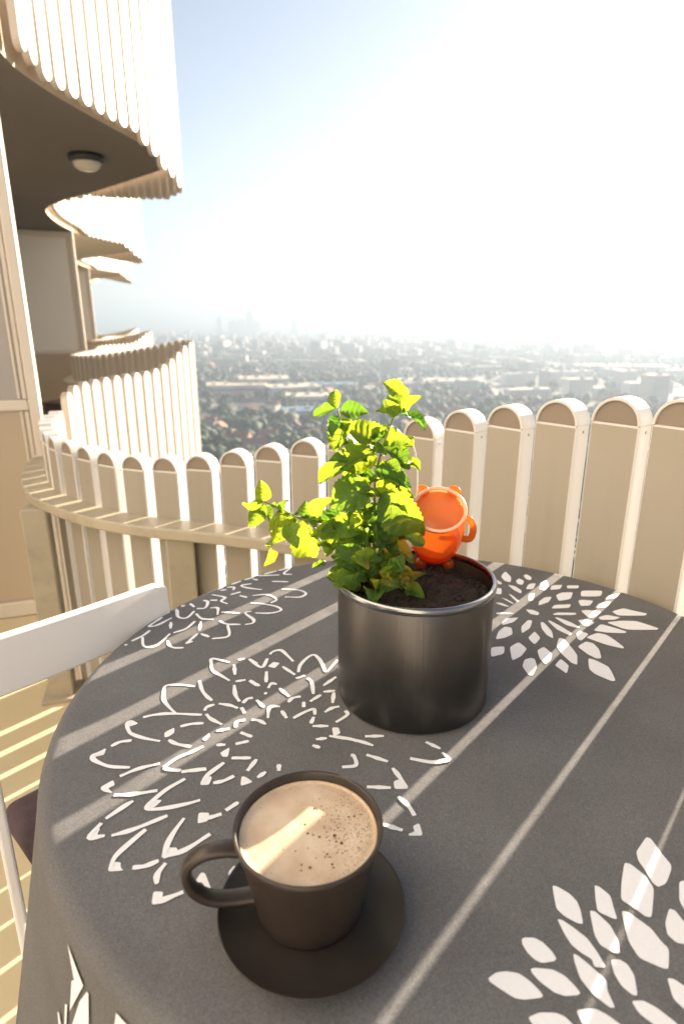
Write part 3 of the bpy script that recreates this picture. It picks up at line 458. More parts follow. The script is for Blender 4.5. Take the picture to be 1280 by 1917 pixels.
def balcony(n, level, label):
    off = PER * (n - 1)
    C = (NEAR.copy() if n > 0 else OWN.copy())
    if n > 0: C[:, :2] += off
    z0 = level * STOREY
    root = empty('balcony', (C[len(C) // 2, 0], C[len(C) // 2, 1], z0)); bx, by = root.location.x, root.location.y
    C[:, 0] -= bx; C[:, 1] -= by
    tag(root, label, 'balcony', 'wavy slatted balconies of the tower')
    va = (V0 + off if n > 0 else VM) - np.array([bx, by]); vb = (V0 + PER + off if n > 0 else V0) - np.array([bx, by])
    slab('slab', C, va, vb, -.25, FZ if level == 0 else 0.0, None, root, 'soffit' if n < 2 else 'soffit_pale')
    P = resample(C, PITCHP, .06); T = tangents(P)
    for c, tt in zip(P, T):
        top = c[2]; bot = -.25 - (c[2] - .945) * 1.1
        me, h = slat(top - bot, 8 if n == 1 else 5)
        mesh_obj('picket', me, None, root, (c[0], c[1], top - h), math.atan2(tt[1], tt[0]))
    strip('handrail', resample(C, .08, .2), [(TH / 2 + .001, .61), (TH / 2 + .001, .646), (.115, .646), (.115, .61)], M['rail'], root)
    return root
balcony(1, 0, 'sunlit white slatted balcony next door, rising just beyond the end of our railing')
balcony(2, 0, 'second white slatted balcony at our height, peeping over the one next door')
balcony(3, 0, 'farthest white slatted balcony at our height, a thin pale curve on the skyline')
balcony(1, 1, 'big white slatted balcony one floor up with a round lamp under its dark soffit')
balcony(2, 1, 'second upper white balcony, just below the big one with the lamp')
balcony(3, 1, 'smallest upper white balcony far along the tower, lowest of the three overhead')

# partitions at every valley and the tower body
def partition(P, label, pm='pane_cream'):
    ang = math.atan2(INW[1], INW[0])
    root = empty('partition_screen', (P[0], P[1], FZ + .001), ang); tag(root, label, 'partition', 'screens between the balconies')
    L = 2.1; H = SOFF - .004 - FZ; ML = .875 - FZ
    for nm, c, s in (('frame_post', (.026, 0, H / 2), (.048, .075, H)), ('frame_post', (L - .026, 0, H / 2), (.048, .075, H)),
                     ('frame_bar', (L / 2, 0, H - .035), (L - .102, .06, .07)), ('frame_bar', (L / 2, 0, ML), (L - .102, .06, .05)), ('frame_bar', (L / 2, 0, .04), (L - .102, .06, .08))):
        mesh_obj(nm, box_mesh(nm, c, s, bevel=.008), M['frame'], root)
    for nm, z0_, z1_, dx in (('edge_bead', ML + .027, H - .072, .062), ('edge_bead', .082, ML - .027, .062)):
        mesh_obj(nm, box_mesh(nm, (dx, .0, (z0_ + z1_) / 2), (.018, .05, z1_ - z0_), bevel=.005), M['frame'], root)
        mesh_obj(nm, box_mesh(nm, (dx + .024, .0, (z0_ + z1_) / 2), (.012, .036, z1_ - z0_), bevel=.004), M['frame'], root)
    mesh_obj('upper_panel', box_mesh('upper_panel', (L / 2, 0, (H - .07 + ML + .025) / 2), (L - .104, .018, H - .07 - ML - .025 - .004)), M[pm], root)
    mesh_obj('lower_panel', box_mesh('lower_panel', (L / 2, 0, (.08 + ML - .025) / 2), (L - .104, .022, ML - .025 - .08 - .004)), M['panel_beige'], root)
    return root
partition((-1.40, 2.86), 'tall white framed screen with grey and beige panels where our balcony ends', 'pane_grey')
partition((-1.40 + PER[0], 2.86 + PER[1]), 'pale panelled screen at the far end of the balcony next door')
partition((-1.40 + 2 * PER[0], 2.86 + 2 * PER[1]), 'most distant balcony screen, a pale sliver beyond the pale panelled one')
tw = empty('apartment_tower', (0, 0, GZ)); tag(tw, 'cream apartment tower carrying the wavy white balconies', 'building')
A0 = VM + INW * DEPTH - AX * 8; A1 = V0 + PER * 3 + INW * DEPTH
mid_ = (A0 + A1) / 2 + INW * 6.01; ln = np.linalg.norm(A1 - A0)
mesh_obj('wall', box_mesh('wall', (0, 0, 0), (ln, 12, 92)), M['facade'], tw, (mid_[0], mid_[1], 46 - 5), math.atan2(AX[1], AX[0]))
M['glass'] = mat('balcony_glass', (.035, .04, .042), .06)
for i_ in range(4):  # unseen doors, added so their dark glass cuts bounce off the sunlit wall
    va = VM + PER * i_ + INW * (DEPTH - .03)
    wf = empty('balcony_door', (va[0] + AX[0] * .5, va[1] + AX[1] * .5, FZ), math.atan2(AX[1], AX[0]))
    tag(wf, ['wide sliding glass door behind our balcony', 'glass door of the balcony next door', 'glass door of the second balcony along', 'glass door of the farthest balcony along'][i_], 'door')
    for k in range(2 if i_ == 0 else 3):
        fr = mesh_obj('sash', box_mesh('sash', (.75 + k * 1.52, 0, 1.12), (1.5, .06, 2.18)), M['frame'], wf)
        mesh_obj('pane', box_mesh('pane', (.75 + k * 1.52, 0, 1.12), (1.36, .075, 2.04)), M['glass'], fr)
# dark planter tub on the balcony next door
pt = empty('planter_tub', (-2.55, 6.35, FZ)); tag(pt, 'dark brown tub on the balcony next door, in the gap beside our screen', 'planter')
pb = mesh_obj('tub', box_mesh('tub', (0, 0, .30), (.9, .5, .60), bevel=.02), M['dark'], pt, None, R(-20))
mesh_obj('rim', box_mesh('rim', (0, 0, .615), (.94, .54, .03), bevel=.008), M['dark'], pb)
# ceiling lamp
cl = empty('ceiling_lamp', (-1.70, 4.57, SOFF)); tag(cl, 'round ceiling lamp with black ring under the big upper balcony', 'lamp')
mesh_obj('ring', lathe('ring', [(0, 0), (.112, 0), (.115, -.01), (.112, -.040), (.098, -.045), (.0, -.045)], 40), M['lamp_ring'], cl)
mesh_obj('glass_dome', lathe('glass_dome', [(.088, -.0455), (.086, -.058), (.074, -.078), (.050, -.092), (.024, -.098), (0, -.099)], 40), M['lamp_glass'], cl)

# ------------------------------------------------------------------ table and cloth
TCX, TCY, TZ = .142, .757, .742
TR = .506; ER = .018
tb = empty('round_table', (TCX, TCY, FZ)); tag(tb, 'round balcony table hidden under the grey flowered cloth', 'table')
mesh_obj('tabletop', lathe('tabletop', [(0, .716 - FZ), (.497, .716 - FZ), (.506, .720 - FZ), (.506, .728 - FZ), (.500, .7375 - FZ), (0, .7385 - FZ)], 96, smooth=False), M['tabletop'], tb)
mesh_obj('pedestal', lathe('pedestal', [(0, .715 - FZ), (.10, .715 - FZ), (.03, .66 - FZ), (.028, .06), (.05, .045), (.05, .01), (0, .01)], 24), M['tabletop'], tb)
for k in range(4):
    a = R(45 + 90 * k); mesh_obj('foot', box_mesh('foot', (.17, 0, .025), (.34, .05, .04), bevel=.01), M['tabletop'], tb, None, a)
def drop(th):
    dd = (math.degrees(th) + 360) % 360
    w_ = 1.0
    if dd < 140: w_ = 0.0
    elif dd < 165: w_ = (dd - 140) / 25
    elif dd > 335: w_ = (360 - dd) / 25
    w_ = w_ * w_ * (3 - 2 * w_)
    return .012 + .36 * w_
def fold(th, k):
    return (.55 * math.sin(th * 11 + .8) + .35 * math.sin(th * 17 + 2.1) + .3 * math.sin(th * 5 + .4)) * .030 * k
def skirt(th, dd, lift=0.0):
    k = dd / .38
    r = TR + ER + .075 * k + fold(th, max(0, k) ** 1.1) * (1 if drop(th) > .1 else .3) + lift
    return (TCX + r * math.cos(th), TCY + r * math.sin(th), TZ - ER - dd)
N = 360; v = [(TCX, TCY, TZ)]; f = []; rows = []
for rr in (.1, .2, .3, .4, .46, .495, TR): rows.append([(TCX + rr * math.cos(2 * math.pi * i / N), TCY + rr * math.sin(2 * math.pi * i / N), TZ) for i in range(N)])
for a in (15, 30, 45, 60, 75): rows.append([(TCX + (TR + ER * math.sin(R(a))) * math.cos(2 * math.pi * i / N), TCY + (TR + ER * math.sin(R(a))) * math.sin(2 * math.pi * i / N), TZ - ER + ER * math.cos(R(a))) for i in range(N)])
for q in range(19): rows.append([skirt(2 * math.pi * i / N, drop(2 * math.pi * i / N) * q / 18) for i in range(N)])
for rw in rows: v += rw
for i in range(N): f.append((0, 1 + i, 1 + (i + 1) % N))
for q in range(len(rows) - 1):
    a0 = 1 + q * N; b0 = a0 + N
    for i in range(N): f.append((a0 + i, b0 + i, b0 + (i + 1) % N, a0 + (i + 1) % N))
cloth = mesh_obj('tablecloth', pd_mesh('tablecloth', v, f, True), M['cloth'])
tag(cloth, 'grey round tablecloth printed with white dahlias and crossed by thin sun streaks', 'tablecloth')
ZP = TZ + .0006
def dense(poly):
    out = []
    n = len(poly)
    P = [np.array(p, float) for p in poly]
    for i in range(n):               # gently rounded corners
        a, b_, c = P[i - 1], P[i], P[(i + 1) % n]
        out.append(b_ + (a - b_) * .22); out.append(b_ + (a - b_) * .05 + (c - b_) * .05); out.append(b_ + (c - b_) * .22)
    return out
def solid_flower(polys, extra=(), closed=()):
    bm = bmesh.new()
    for i_, poly in enumerate(polys):
        vs = [bm.verts.new((p[0] / 1000, p[1] / 1000, ZP + i_ * 2e-6)) for p in dense(poly)]
        try: bm.faces.new(vs)
        except ValueError: pass
    bm.normal_update()
    for fa in bm.faces:
        if fa.normal.z < 0: fa.normal_flip()
    return bm
def stroke_flower(lines, blobs, width):
    bm = solid_flower(blobs); zo_ = ZP + .00015
    for l in lines:
        P = np.array(l, float) / 1000
        C = spline(P, 5) if len(P) > 2 else np.array([P[0] + (P[-1] - P[0]) * k / 4 for k in range(5)])
        seg = np.linalg.norm(np.diff(C, axis=0), axis=1); keep = np.r_[True, seg > 1e-5]; C = C[keep]
        if len(C) < 2: continue
        t_ = np.gradient(C, axis=0); t_ /= np.linalg.norm(t_, axis=1)[:, None]
        L = []; Rr = []; zo_ += 4e-6
        for i, (c, tt) in enumerate(zip(C, t_)):
            u = i / (len(C) - 1); ww = width * (.72 + .28 * math.sin(math.pi * u)) * (1 + .18 * math.sin(7 * u + c[0] * 90)) / 2
            L.append(bm.verts.new((c[0] - tt[1] * ww, c[1] + tt[0] * ww, zo_))); Rr.append(bm.verts.new((c[0] + tt[1] * ww, c[1] - tt[0] * ww, zo_)))
        for i in range(len(C) - 1):
            bm.faces.new((Rr[i], Rr[i + 1], L[i + 1], L[i]))
    return bm
mesh_obj('printed_flower', bm_mesh('printed_flower', stroke_flower(DATA['f1'], DATA['f1b'], .0056)), M['print'], cloth)['label'] = 'large outlined dahlia print left of the cup'
mesh_obj('printed_flower', bm_mesh('printed_flower', stroke_flower(DATA['f2'], [], .0054)), M['print'], cloth)['label'] = 'outlined dahlia print at the cloth edge by the white chair'
mesh_obj('printed_flower', bm_mesh('printed_flower', solid_flower(DATA['f3'])), M['print'], cloth)['label'] = 'solid white dahlia print right of the metal pot'
f4 = [np.array(p) for p in DATA['f4']]; cen = np.array([352., 338.]); ex = []
for ang in (118, 182, 245):
    c_, s_ = math.cos(R(ang)), math.sin(R(ang))
    for p in f4:
        q = (p - cen) @ np.array([[c_, s_], [-s_, c_]]) + cen
        if np.hypot(q[:, 0] - 150, q[:, 1] - 757).max() < 495 and not any(np.linalg.norm(q.mean(0) - o.mean(0)) < 26 for o in f4 + ex): ex.append(q)
mesh_obj('printed_flower', bm_mesh('printed_flower', solid_flower([p.tolist() for p in f4 + ex])), M['print'], cloth)['label'] = 'solid white dahlia print at the near right corner of the cloth'
bm = bmesh.new()
for s_ in DATA['skirt']:
    P = []
    for i in range(len(s_)):
        a, b_ = np.array(s_[i]), np.array(s_[(i + 1) % len(s_)]); k = max(1, int(np.linalg.norm((b_ - a) * [.5, 1]) / .008))
        P += [a + (b_ - a) * j / k for j in range(k)]
    vs = [bm.verts.new(skirt(p[0], p[1], .0022)) for p in P]
    try: bmesh.ops.triangulate(bm, faces=[bm.faces.new(vs)])
    except ValueError: pass
mesh_obj('printed_flower', bm_mesh('printed_flower', bm), M['print'], cloth)['label'] = 'long white petals printed on the hanging side of the cloth'

# ------------------------------------------------------------------ saucer, mug, coffee
sc_ = mesh_obj('saucer', lathe('saucer', [(0, .0060), (.030, .0060), (.034, .0072), (.040, .0072), (.055, .0098), (.070, .0142), (.0785, .0182), (.0800, .0192), (.0806, .0186), (.0800, .0172), (.070, .0120), (.056, .0068), (.046, .0030), (.044, 0), (.040, 0), (.038, .0025), (0, .0025)], 96), M['saucer'])
sc_.location = (-.026, .403, TZ + .0004); tag(sc_, 'dark brown saucer under the coffee mug', 'saucer')
MS = 1.06
mg = empty('coffee_mug', (-.0285, .413, TZ + .0068)); mg.scale = (MS, MS, MS); tag(mg, 'dark brown mug of frothy coffee with its handle to the left', 'mug')
MH = .0825
prof = [(0, .004), (.034, .004), (.036, 0), (.0405, 0), (.0425, .0015), (.0440, .006), (.0480, .030), (.0540, .060), (.0590, .078), (.0598, .0815), (.0590, .0828), (.0575, .0828), (.0566, .0815), (.0558, .076), (.0515, .058), (.0455, .030), (.0410, .010), (.036, .0075), (0, .0075)]
body = mesh_obj('body', lathe('body', prof, 96), M['mug'], mg)
# handle: a broad strap, ear shaped
def strap(name, pts, w, th):
    pts = [Vector(p) for p in pts]; v = []; f = []; k = 8
    for i, p in enumerate(pts):
        t_ = (pts[min(i + 1, len(pts) - 1)] - pts[max(i - 1, 0)]).normalized(); s_ = Vector((0, 1, 0)); n_ = t_.cross(s_).normalized()
        u = i / (len(pts) - 1); ww = w * (1 + .22 * abs(2 * u - 1) ** 3)
        for a in range(12):
            an = 2 * math.pi * a / 12; ca, sa = math.cos(an), math.sin(an)
            ca = math.copysign(abs(ca) ** .6, ca); sa = math.copysign(abs(sa) ** .6, sa)
            v.append(p + s_ * ca * ww / 2 + n_ * sa * th / 2)
    for i in range(len(pts) - 1):
        for a in range(12): f.append((i * 12 + a, i * 12 + (a + 1) % 12, (i + 1) * 12 + (a + 1) % 12, (i + 1) * 12 + a))
    me = pd_mesh(name, v, f, True)
    bm = bmesh.new(); bm.from_mesh(me); bmesh.ops.recalc_face_normals(bm, faces=bm.faces); bm.to_mesh(me); bm.free(); return me
hp = spline([(.051, 0, .0660), (.067, 0, .0685), (.083, 0, .0665), (.0945, 0, .058), (.0970, 0, .046), (.0925, 0, .032), (.081, 0, .0215), (.064, 0, .0170), (.044, 0, .0170)], 6)
mesh_obj('handle', strap('handle', hp, .0135, .0078), M['mug'], mg, None, R(180 + 10))
CZ = .0738
cf = mesh_obj('coffee', lathe('coffee', [(0, 0), (.030, 0), (.050, .0001), (.0538, .0006), (.0549, .0016)], 72), M['coffee'])
fr_ = mesh_obj('foam_ring', lathe('foam_ring', [(.0528, .0004), (.0536, .0012), (.0546, .0017), (.0552, .0014)], 72), mat('foam_pale', (.62, .50, .36), .5, var=(.52, .38, .25), scale=160), cf)
cf.scale = (MS, MS, MS); cf.location = (-.0285, .413, TZ + .0068 + CZ * MS); tag(cf, 'frothy brown coffee filling the mug to just under its rim', 'coffee')
bm = bmesh.new(); rg = np.random.default_rng(3)
bub = [(-.0003, -.002, .95), (.004, -.0035, .8), (.009, -.0055, 1.0), (.021, -.004, 1.35), (.0225, -.010, .9), (.0265, -.0115, 1.3), (.017, -.009, .6), (.0155, -.022, .9), (.014, -.0245, .7), (.018, -.0245, .6), (.003, -.034, 1.1), (-.0035, -.0315, .8), (-.0035, -.0365, .7), (.0195, -.031, .9), (.0205, -.034, .8), (-.009, -.019, .6), (.0235, .0035, .7), (-.003, .007, .9), (.023, -.0205, .6), (.0275, -.021, .6), (.022, -.007, .6), (.004, .024, 1.0), (.006, .0235, .7), (.0325, .015, .9), (.037, .0155, .9), (.021, .0095, .5), (.024, .016, .5), (-.0185, -.0175, .5), (.0005, -.016, .5)]
for _ in range(230):
    a = rg.normal(.1, .55); rr = .052 * math.sqrt(rg.uniform(.06, 1)); bub.append((rr * math.cos(a), rr * math.sin(a), rg.uniform(.16, .5)))
for _ in range(70):
    a = rg.uniform(0, 6.283); rr = .0525 - abs(rg.normal(0, .003)); bub.append((rr * math.cos(a), rr * math.sin(a), rg.uniform(.15, .4)))
for bx, by, r_ in bub:
    mtx = Matrix.Translation((bx, by, 0.00005)) @ Matrix.Diagonal((r_ * .00112, r_ * .00112, .00025, 1))
    bmesh.ops.create_icosphere(bm, subdivisions=2, radius=1, matrix=mtx)
o = mesh_obj('bubbles', bm_mesh('bubbles', bm, True), M['bubble'], cf); o['kind'] = 'stuff'

# ------------------------------------------------------------------ metal pot, soil, mint
PX, PY = .098, .750; PR = .1035; PHT = .176
pot = empty('plant_pot', (PX, PY, TZ + .0006)); tag(pot, 'dark brushed metal pot with shiny rolled rim holding the mint', 'plant pot')
mesh_obj('wall', lathe('pot_wall', [(0, .001), (PR - .006, 0), (PR - .002, .002), (PR, .006), (PR, PHT - .010), (PR - .0015, PHT - .008), (PR - .0025, PHT - .009), (PR - .004, PHT - .04), (PR - .004, .012), (0, .012)], 128), M['pot'], pot)
mesh_obj('rim', lathe('rim', [(PR + .0036 * math.cos(a) - .0008, PHT - .0045 + .0055 * math.sin(a)) for a in np.linspace(0, 2 * math.pi, 14)], 128), M['pot_rim'], pot)
nr, na = 14, 56; v = [(0, 0, 0)]; f = []; rg = np.random.default_rng(11)
for i in range(1, nr + 1):
    for k in range(na):
        a = 2 * math.pi * k / na; rr = (PR - .0045) * i / nr; v.append((rr * math.cos(a), rr * math.sin(a), rg.normal(0, .0016) + .004 * math.sin(5 * rr * 40 + a * 2) * .3 + (.002 if i < nr else -.002)))
for k in range(na): f.append((0, 1 + k, 1 + (k + 1) % na))
for i in range(nr - 1):
    for k in range(na): a0 = 1 + i * na; f.append((a0 + k, a0 + na + k, a0 + na + (k + 1) % na, a0 + (k + 1) % na))
so = mesh_obj('soil', pd_mesh('soil', v, f), M['soil']); so.location = (PX, PY, TZ + PHT - .022); tag(so, kind='stuff')
bm = bmesh.new()
for _ in range(420):
    a = rg.uniform(0, 6.283); rr = (PR - .008) * math.sqrt(rg.uniform(0, 1)); s_ = rg.uniform(.0012, .0042)
    mtx = Matrix.Translation((PX + rr * math.cos(a), PY + rr * math.sin(a), TZ + PHT - .0205 + s_ * .3)) @ Matrix.Rotation(rg.uniform(0, 6), 4, 'Z') @ Matrix.Rotation(rg.uniform(0, 6), 4, 'X') @ Matrix.Diagonal((s_, s_ * .8, s_ * .6, 1))
    bmesh.ops.create_icosphere(bm, subdivisions=1, radius=1, matrix=mtx)
so2 = mesh_obj('soil_crumbs', bm_mesh('soil_crumbs', bm), M['soil']); tag(so2, kind='stuff')

mint = empty('mint_plant', (PX - .06, PY + .01, TZ + PHT - .022)); tag(mint, 'leafy green mint plant growing from the left half of the metal pot', 'plant')
base = Vector(mint.location)
def leaf_mesh(name, seed):
    """unit leaf along +Y, width 1 along X, quilted between the veins, serrated margin"""
    rg = np.random.default_rng(seed); nu, nv = 25, 8; v = []; f = []
    for i in range(nu):
        u = i / (nu - 1); w_ = (math.sin(math.pi * u ** .8) ** .72) * .5 * (1 - .12 * u); w_ = max(w_, .012)
        w_ *= 1 + (.075 if i % 2 else -.04) * (1 if 0 < i < nu - 1 else 0)
        for k in range(nv + 1):
            s_ = (k / nv) * 2 - 1
            vein = .034 * math.cos((u - abs(s_) * .22) * 2 * math.pi * 6) * (1 - abs(s_) ** 3) * min(1, abs(s_) * 2.5)
            z = .16 * abs(s_) ** 1.2 * w_ * 2 - .28 * (u - .3) ** 2 + vein + .03 * math.sin(3 * u * math.pi + seed) * s_ + .05 * s_ * s_ * math.sin(9 * u + seed)
            v.append((s_ * w_, u, z))
    for i in range(nu - 1):
        for k in range(nv): a0 = i * (nv + 1) + k; f.append((a0, a0 + 1, a0 + nv + 2, a0 + nv + 1))
    me = pd_mesh(name, v, f, True); me.materials.append(M['leaf']); return me
LM = [leaf_mesh('leaf', s_) for s_ in range(4)]
camv = Vector((0, 0, EYE))
def add_leaf(A, B, w_, face, rg):
    A, B = Vector(A), Vector(B); d_ = B - A; L = d_.length
    if L < .004: return
    y = d_.normalized(); z = (face - y * face.dot(y)); z = z.normalized() if z.length > 1e-4 else Vector((0, 0, 1))
    x = y.cross(z); mt = Matrix((x, y, z)).transposed().to_4x4()
    o = bpy.data.objects.new('leaf', LM[int(rg.integers(4))]); link(o, mint)
    o.matrix_basis = Matrix.Translation(A - base) @ mt @ Matrix.Diagonal((L * w_ * 1.15, L * 1.02, L * 1.35, 1))
rg = np.random.default_rng(21)
for L in DATA['leaf']:
    A = np.array(L[:3]) / 1000; B = np.array(L[3:6]) / 1000
    to_cam = (camv - Vector(A)).normalized()
    face = to_cam * rg.uniform(.35, 1.0) + Vector((rg.normal(0, .35), rg.normal(0, .35), .35 + rg.normal(0, .35)))
    add_leaf(A, B, L[6], face, rg)
for i, st in enumerate(DATA['stem']):
    P = np.array(st) / 1000; P = np.vstack([[P[0][0], P[0][1], float(base.z) - .006], P]) if P[0][2] > base.z else P
    C = spline(P, 6); n_ = len(C)
    me = tube('stem', [Vector(c) - base for c in C], [.0021 * (1 - .55 * k / n_) for k in range(n_)], 8)
    mesh_obj('stem', me, M['stem'], mint)
    cum = np.r_[0, np.cumsum(np.linalg.norm(np.diff(C, axis=0), axis=1))]; s_ = .03; turn = rg.uniform(0, 3)
    while s_ < cum[-1]:
        p = np.array([np.interp(s_, cum, C[:, k]) for k in range(3)]); u = s_ / cum[-1]
        for sg in (0, math.pi):
            a = turn + sg; l_ = rg.uniform(.012, .026) * (1.15 - .5 * u)
            dv = np.array([math.cos(a) * .9, math.sin(a) * .6, rg.uniform(-.35, .5)]); dv /= np.linalg.norm(dv)
            add_leaf(p, p + dv * l_, rg.uniform(.5, .75), Vector((rg.normal(0, .4), -.5 + rg.normal(0, .4), .8)), rg)
        turn += math.pi / 2 + rg.normal(0, .3); s_ += rg.uniform(.018, .028)
for _ in range(40):
    a = rg.uniform(-3.14, 3.14); q = np.array([PX - .058 + rg.normal(0, .032), PY + .004 + rg.normal(0, .024), TZ + PHT - .012 + abs(rg.normal(0, .055))])
    dv = np.array([math.cos(a), math.sin(a) * .7 - .25, rg.uniform(-.3, .5)]); dv /= np.linalg.norm(dv)
    add_leaf(q, q + dv * rg.uniform(.014, .028), rg.uniform(.55, .8), Vector((rg.normal(0, .4), -.6 + rg.normal(0, .4), .7)), rg)
for _ in range(22):
    q = np.array([PX - .055 + rg.normal(0, .028), PY + .01 + rg.normal(0, .022), TZ + PHT + rg.uniform(.03, .17)]); a = rg.uniform(-3.14, 3.14)
    dv = np.array([math.cos(a), math.sin(a) * .6 - .2, rg.uniform(-.2, .7)]); dv /= np.linalg.norm(dv)
    add_leaf(q, q + dv * rg.uniform(.016, .030), rg.uniform(.55, .8), Vector((rg.normal(0, .4), -.5 + rg.normal(0, .4), .8)), rg)
for _ in range(34):
    a = rg.uniform(2.4, 5.2); q = np.array([PX - .045 + .045 * math.cos(a), PY + .012 + .062 * math.sin(a), TZ + PHT - .006 + rg.uniform(0, .05)])
    dv = np.array([math.cos(a) + rg.normal(0, .5), math.sin(a) * .8 + rg.normal(0, .4), rg.uniform(-.15, .75)]); dv /= np.linalg.norm(dv)
    add_leaf(q, q + dv * rg.uniform(.018, .034), rg.uniform(.6, .85), Vector((rg.normal(0, .35), -.8 + rg.normal(0, .3), .6)), rg)
# a few dry leaves on the soil at the foot of the stems
M['dry'] = mat('leaf_dry', (.35, .24, .05), .6, var=(.42, .20, .04), scale=90); translucent(M['dry'], (.7, .45, .06), .4)
for k in range(2):
    o = bpy.data.objects.new('dry_leaf', LM[k % 4].copy()); o.data.materials.clear(); o.data.materials.append(M['dry']); link(o, mint)
    o.matrix_basis = Matrix.Translation((-.01 + .045 * rg.uniform(-1, 1), -.03 + .035 * rg.uniform(-1, 1), .008 + .02 * rg.uniform(0, 1))) @ Matrix.Rotation(rg.uniform(0, 6), 4, 'Z') @ Matrix.Rotation(rg.uniform(-.5, .8), 4, 'X') @ Matrix.Diagonal((.013, .022, .02, 1))

# ------------------------------------------------------------------ orange see-through bear tub leaning in the soil
BO = Vector((.130, .782, 1.000))
bear = empty('bear_ornament', (.130, .845, TZ + PHT - .022))
tag(bear, 'orange see-through plastic bear shaped tub leaning in the soil of the pot', 'garden ornament')
FT = Matrix.Translation(BO - Vector(bear.location)) @ Matrix.Rotation(R(-6), 4, 'Z') @ Matrix.Rotation(R(-52), 4, 'X')   # local -Y is the face
Rx = Matrix.Rotation(R(90), 4, 'X')
def bpart(name, me, matl):
    o = mesh_obj(name, me, matl, bear); o.matrix_basis = FT; return o
def turned(me): me.transform(Rx); return me
ZS = 1.24
bp_ = [(.0335, -.001), (.0350, .0005), (.0365, -.001), (.0375, -.010), (.0385, -.030), (.0375, -.050), (.0340, -.068), (.0270, -.082), (.0160, -.090), (0, -.092)]
bpart('tub', turned(lathe('tub', [(r_, z_ * ZS) for r_, z_ in bp_], 56)), M['orange'])
bpart('face_disc', turned(lathe('face_disc', [(0, -.004), (.0325, -.004), (.0335, -.005), (.0325, -.006), (0, -.006)], 56)), M['orange_pale'])
bpart('rim', turned(lathe('rim', [(.0352 + .0024 * math.cos(a), .0002 + .0024 * math.sin(a)) for a in np.linspace(0, 2 * math.pi, 10)], 56)), M['orange_rim'])
bpart('belly_water', turned(lathe('belly_water', [(0, -.066), (.0345, -.066), (.0350, -.069), (.0320, -.085), (.0250, -.100), (.014, -.108), (0, -.110)], 48)), M['orange_deep'])
for sx_ in (-1, 1):
    e_ = lathe('ear', [(0, .006), (.006, .0055), (.0088, .003), (.0096, 0), (.0088, -.003), (.006, -.0055), (0, -.006)], 24); e_.transform(Matrix.Translation((sx_ * .0215, .006, .0345)) @ Rx)
    bpart('ear', e_, M['orange'])
    arm = tube('arm', [Vector(p) for p in spline([(sx_ * .036, .030, .010), (sx_ * .046, .034, .006), (sx_ * .050, .044, -.002), (sx_ * .047, .058, -.008), (sx_ * .037, .062, -.006)], 5)], .0048, 10)
    bpart('arm', arm, M['orange'])
    ft = bmesh.new(); bmesh.ops.create_uvsphere(ft, u_segments=20, v_segments=12, radius=1, matrix=Matrix.Translation((sx_ * .020, .104, -.024)) @ Matrix.Diagonal((.009, .010, .009, 1)))
    bpart('foot', bm_mesh('foot', ft, True), M['orange_deep'])
# thin white wire hoop behind the mint
hp = spline([(.094, .795, .93), (.102, .80, 1.02), (.0985, .803, 1.07), (.088, .803, 1.09), (.074, .80, 1.07), (.064, .795, 1.02), (.062, .79, .93)], 8)
wh = mesh_obj('wire_hoop', tube('wire_hoop', hp, .001, 8), M['wire']); tag(wh, 'thin white wire hoop stuck in the pot behind the mint', 'plant support')

# ------------------------------------------------------------------ white folding chair
ch = empty('folding_chair', (-.45, .86, FZ)); tag(ch, 'white folding chair tucked under the left side of the table', 'chair')
cb = Vector(ch.location)
A = Vector((-.322, 1.004, 0)); cb0 = Vector((cb.x, cb.y, 0)); u_ = Vector((-.69, -.725, 0)).normalized(); back_n = Vector((u_.y, -u_.x, 0))   # towards outside
bm = bmesh.new(); n = 18; Lb = .35
for i in range(n + 1):
    s_ = i / n; p = A + u_ * (Lb * s_); bow = back_n * (-.006 * (1 - (2 * s_ - 1) ** 2))
    top = .800 - (.010 * max(0, 1 - s_ * 14) ** 2); zb = .716 - .006 * s_
    for (dn, z) in ((0, zb + .003), (0, top - .003), (.002, top), (.013, top), (.015, top - .003), (.015, zb + .003), (.013, zb), (.002, zb)):
        q = p + bow - back_n * dn - cb0 - back_n * (.78 - z) * .12; bm.verts.new((q.x, q.y, z - FZ))
bm.verts.ensure_lookup_table()
for i in range(n):
    for k in range(8): bm.faces.new((bm.verts[i * 8 + k], bm.verts[i * 8 + (k + 1) % 8], bm.verts[(i + 1) * 8 + (k + 1) % 8], bm.verts[(i + 1) * 8 + k]))
bm.faces.new([bm.verts[k] for k in range(8)]); bm.faces.new([bm.verts[n * 8 + k] for k in range(8)])
bmesh.ops.recalc_face_normals(bm, faces=bm.faces)
mesh_obj('backrest', bm_mesh('backrest', bm), M['chair'], ch)
def bar(name, a, b, w_, t2, matl, par):
    a, b = Vector(a) - cb, Vector(b) - cb; d_ = b - a
    rot = d_.to_track_quat('Z', 'Y').to_matrix().to_4x4()
    return mesh_obj(name, box_mesh(name, (a + b) / 2, (w_, t2, d_.length), rot, bevel=.004), matl, par)
st_d = Vector((.141, -.213, -.76))
for off in (.313, .035):
    top = A + u_ * off; top.z = .755; bar('stile_leg', top, top + st_d * ((.745 - FZ) / .76), .016, .026, M['chair'], ch)
    mid2 = top + st_d * .45; ft = top + Vector((-.05, .05, 0)); ft.z = FZ + .012
    bar('rear_leg', mid2 + Vector((.05, -.05, .03)), ft, .02, .026, M['chair'], ch)
seat_c = A + u_ * .155 + Vector((.72, -.69, 0)) * .15; sr = math.atan2(u_.y, u_.x)
mesh_obj('seat', box_mesh('seat', (0, 0, 0), (.27, .28, .022), bevel=.006), M['chair'], ch, (seat_c.x - cb.x, seat_c.y - cb.y, .425 - FZ), sr)
cu = box_mesh('cushion', (0, 0, 0), (.29, .30, .055), bevel=.022, seg=4)
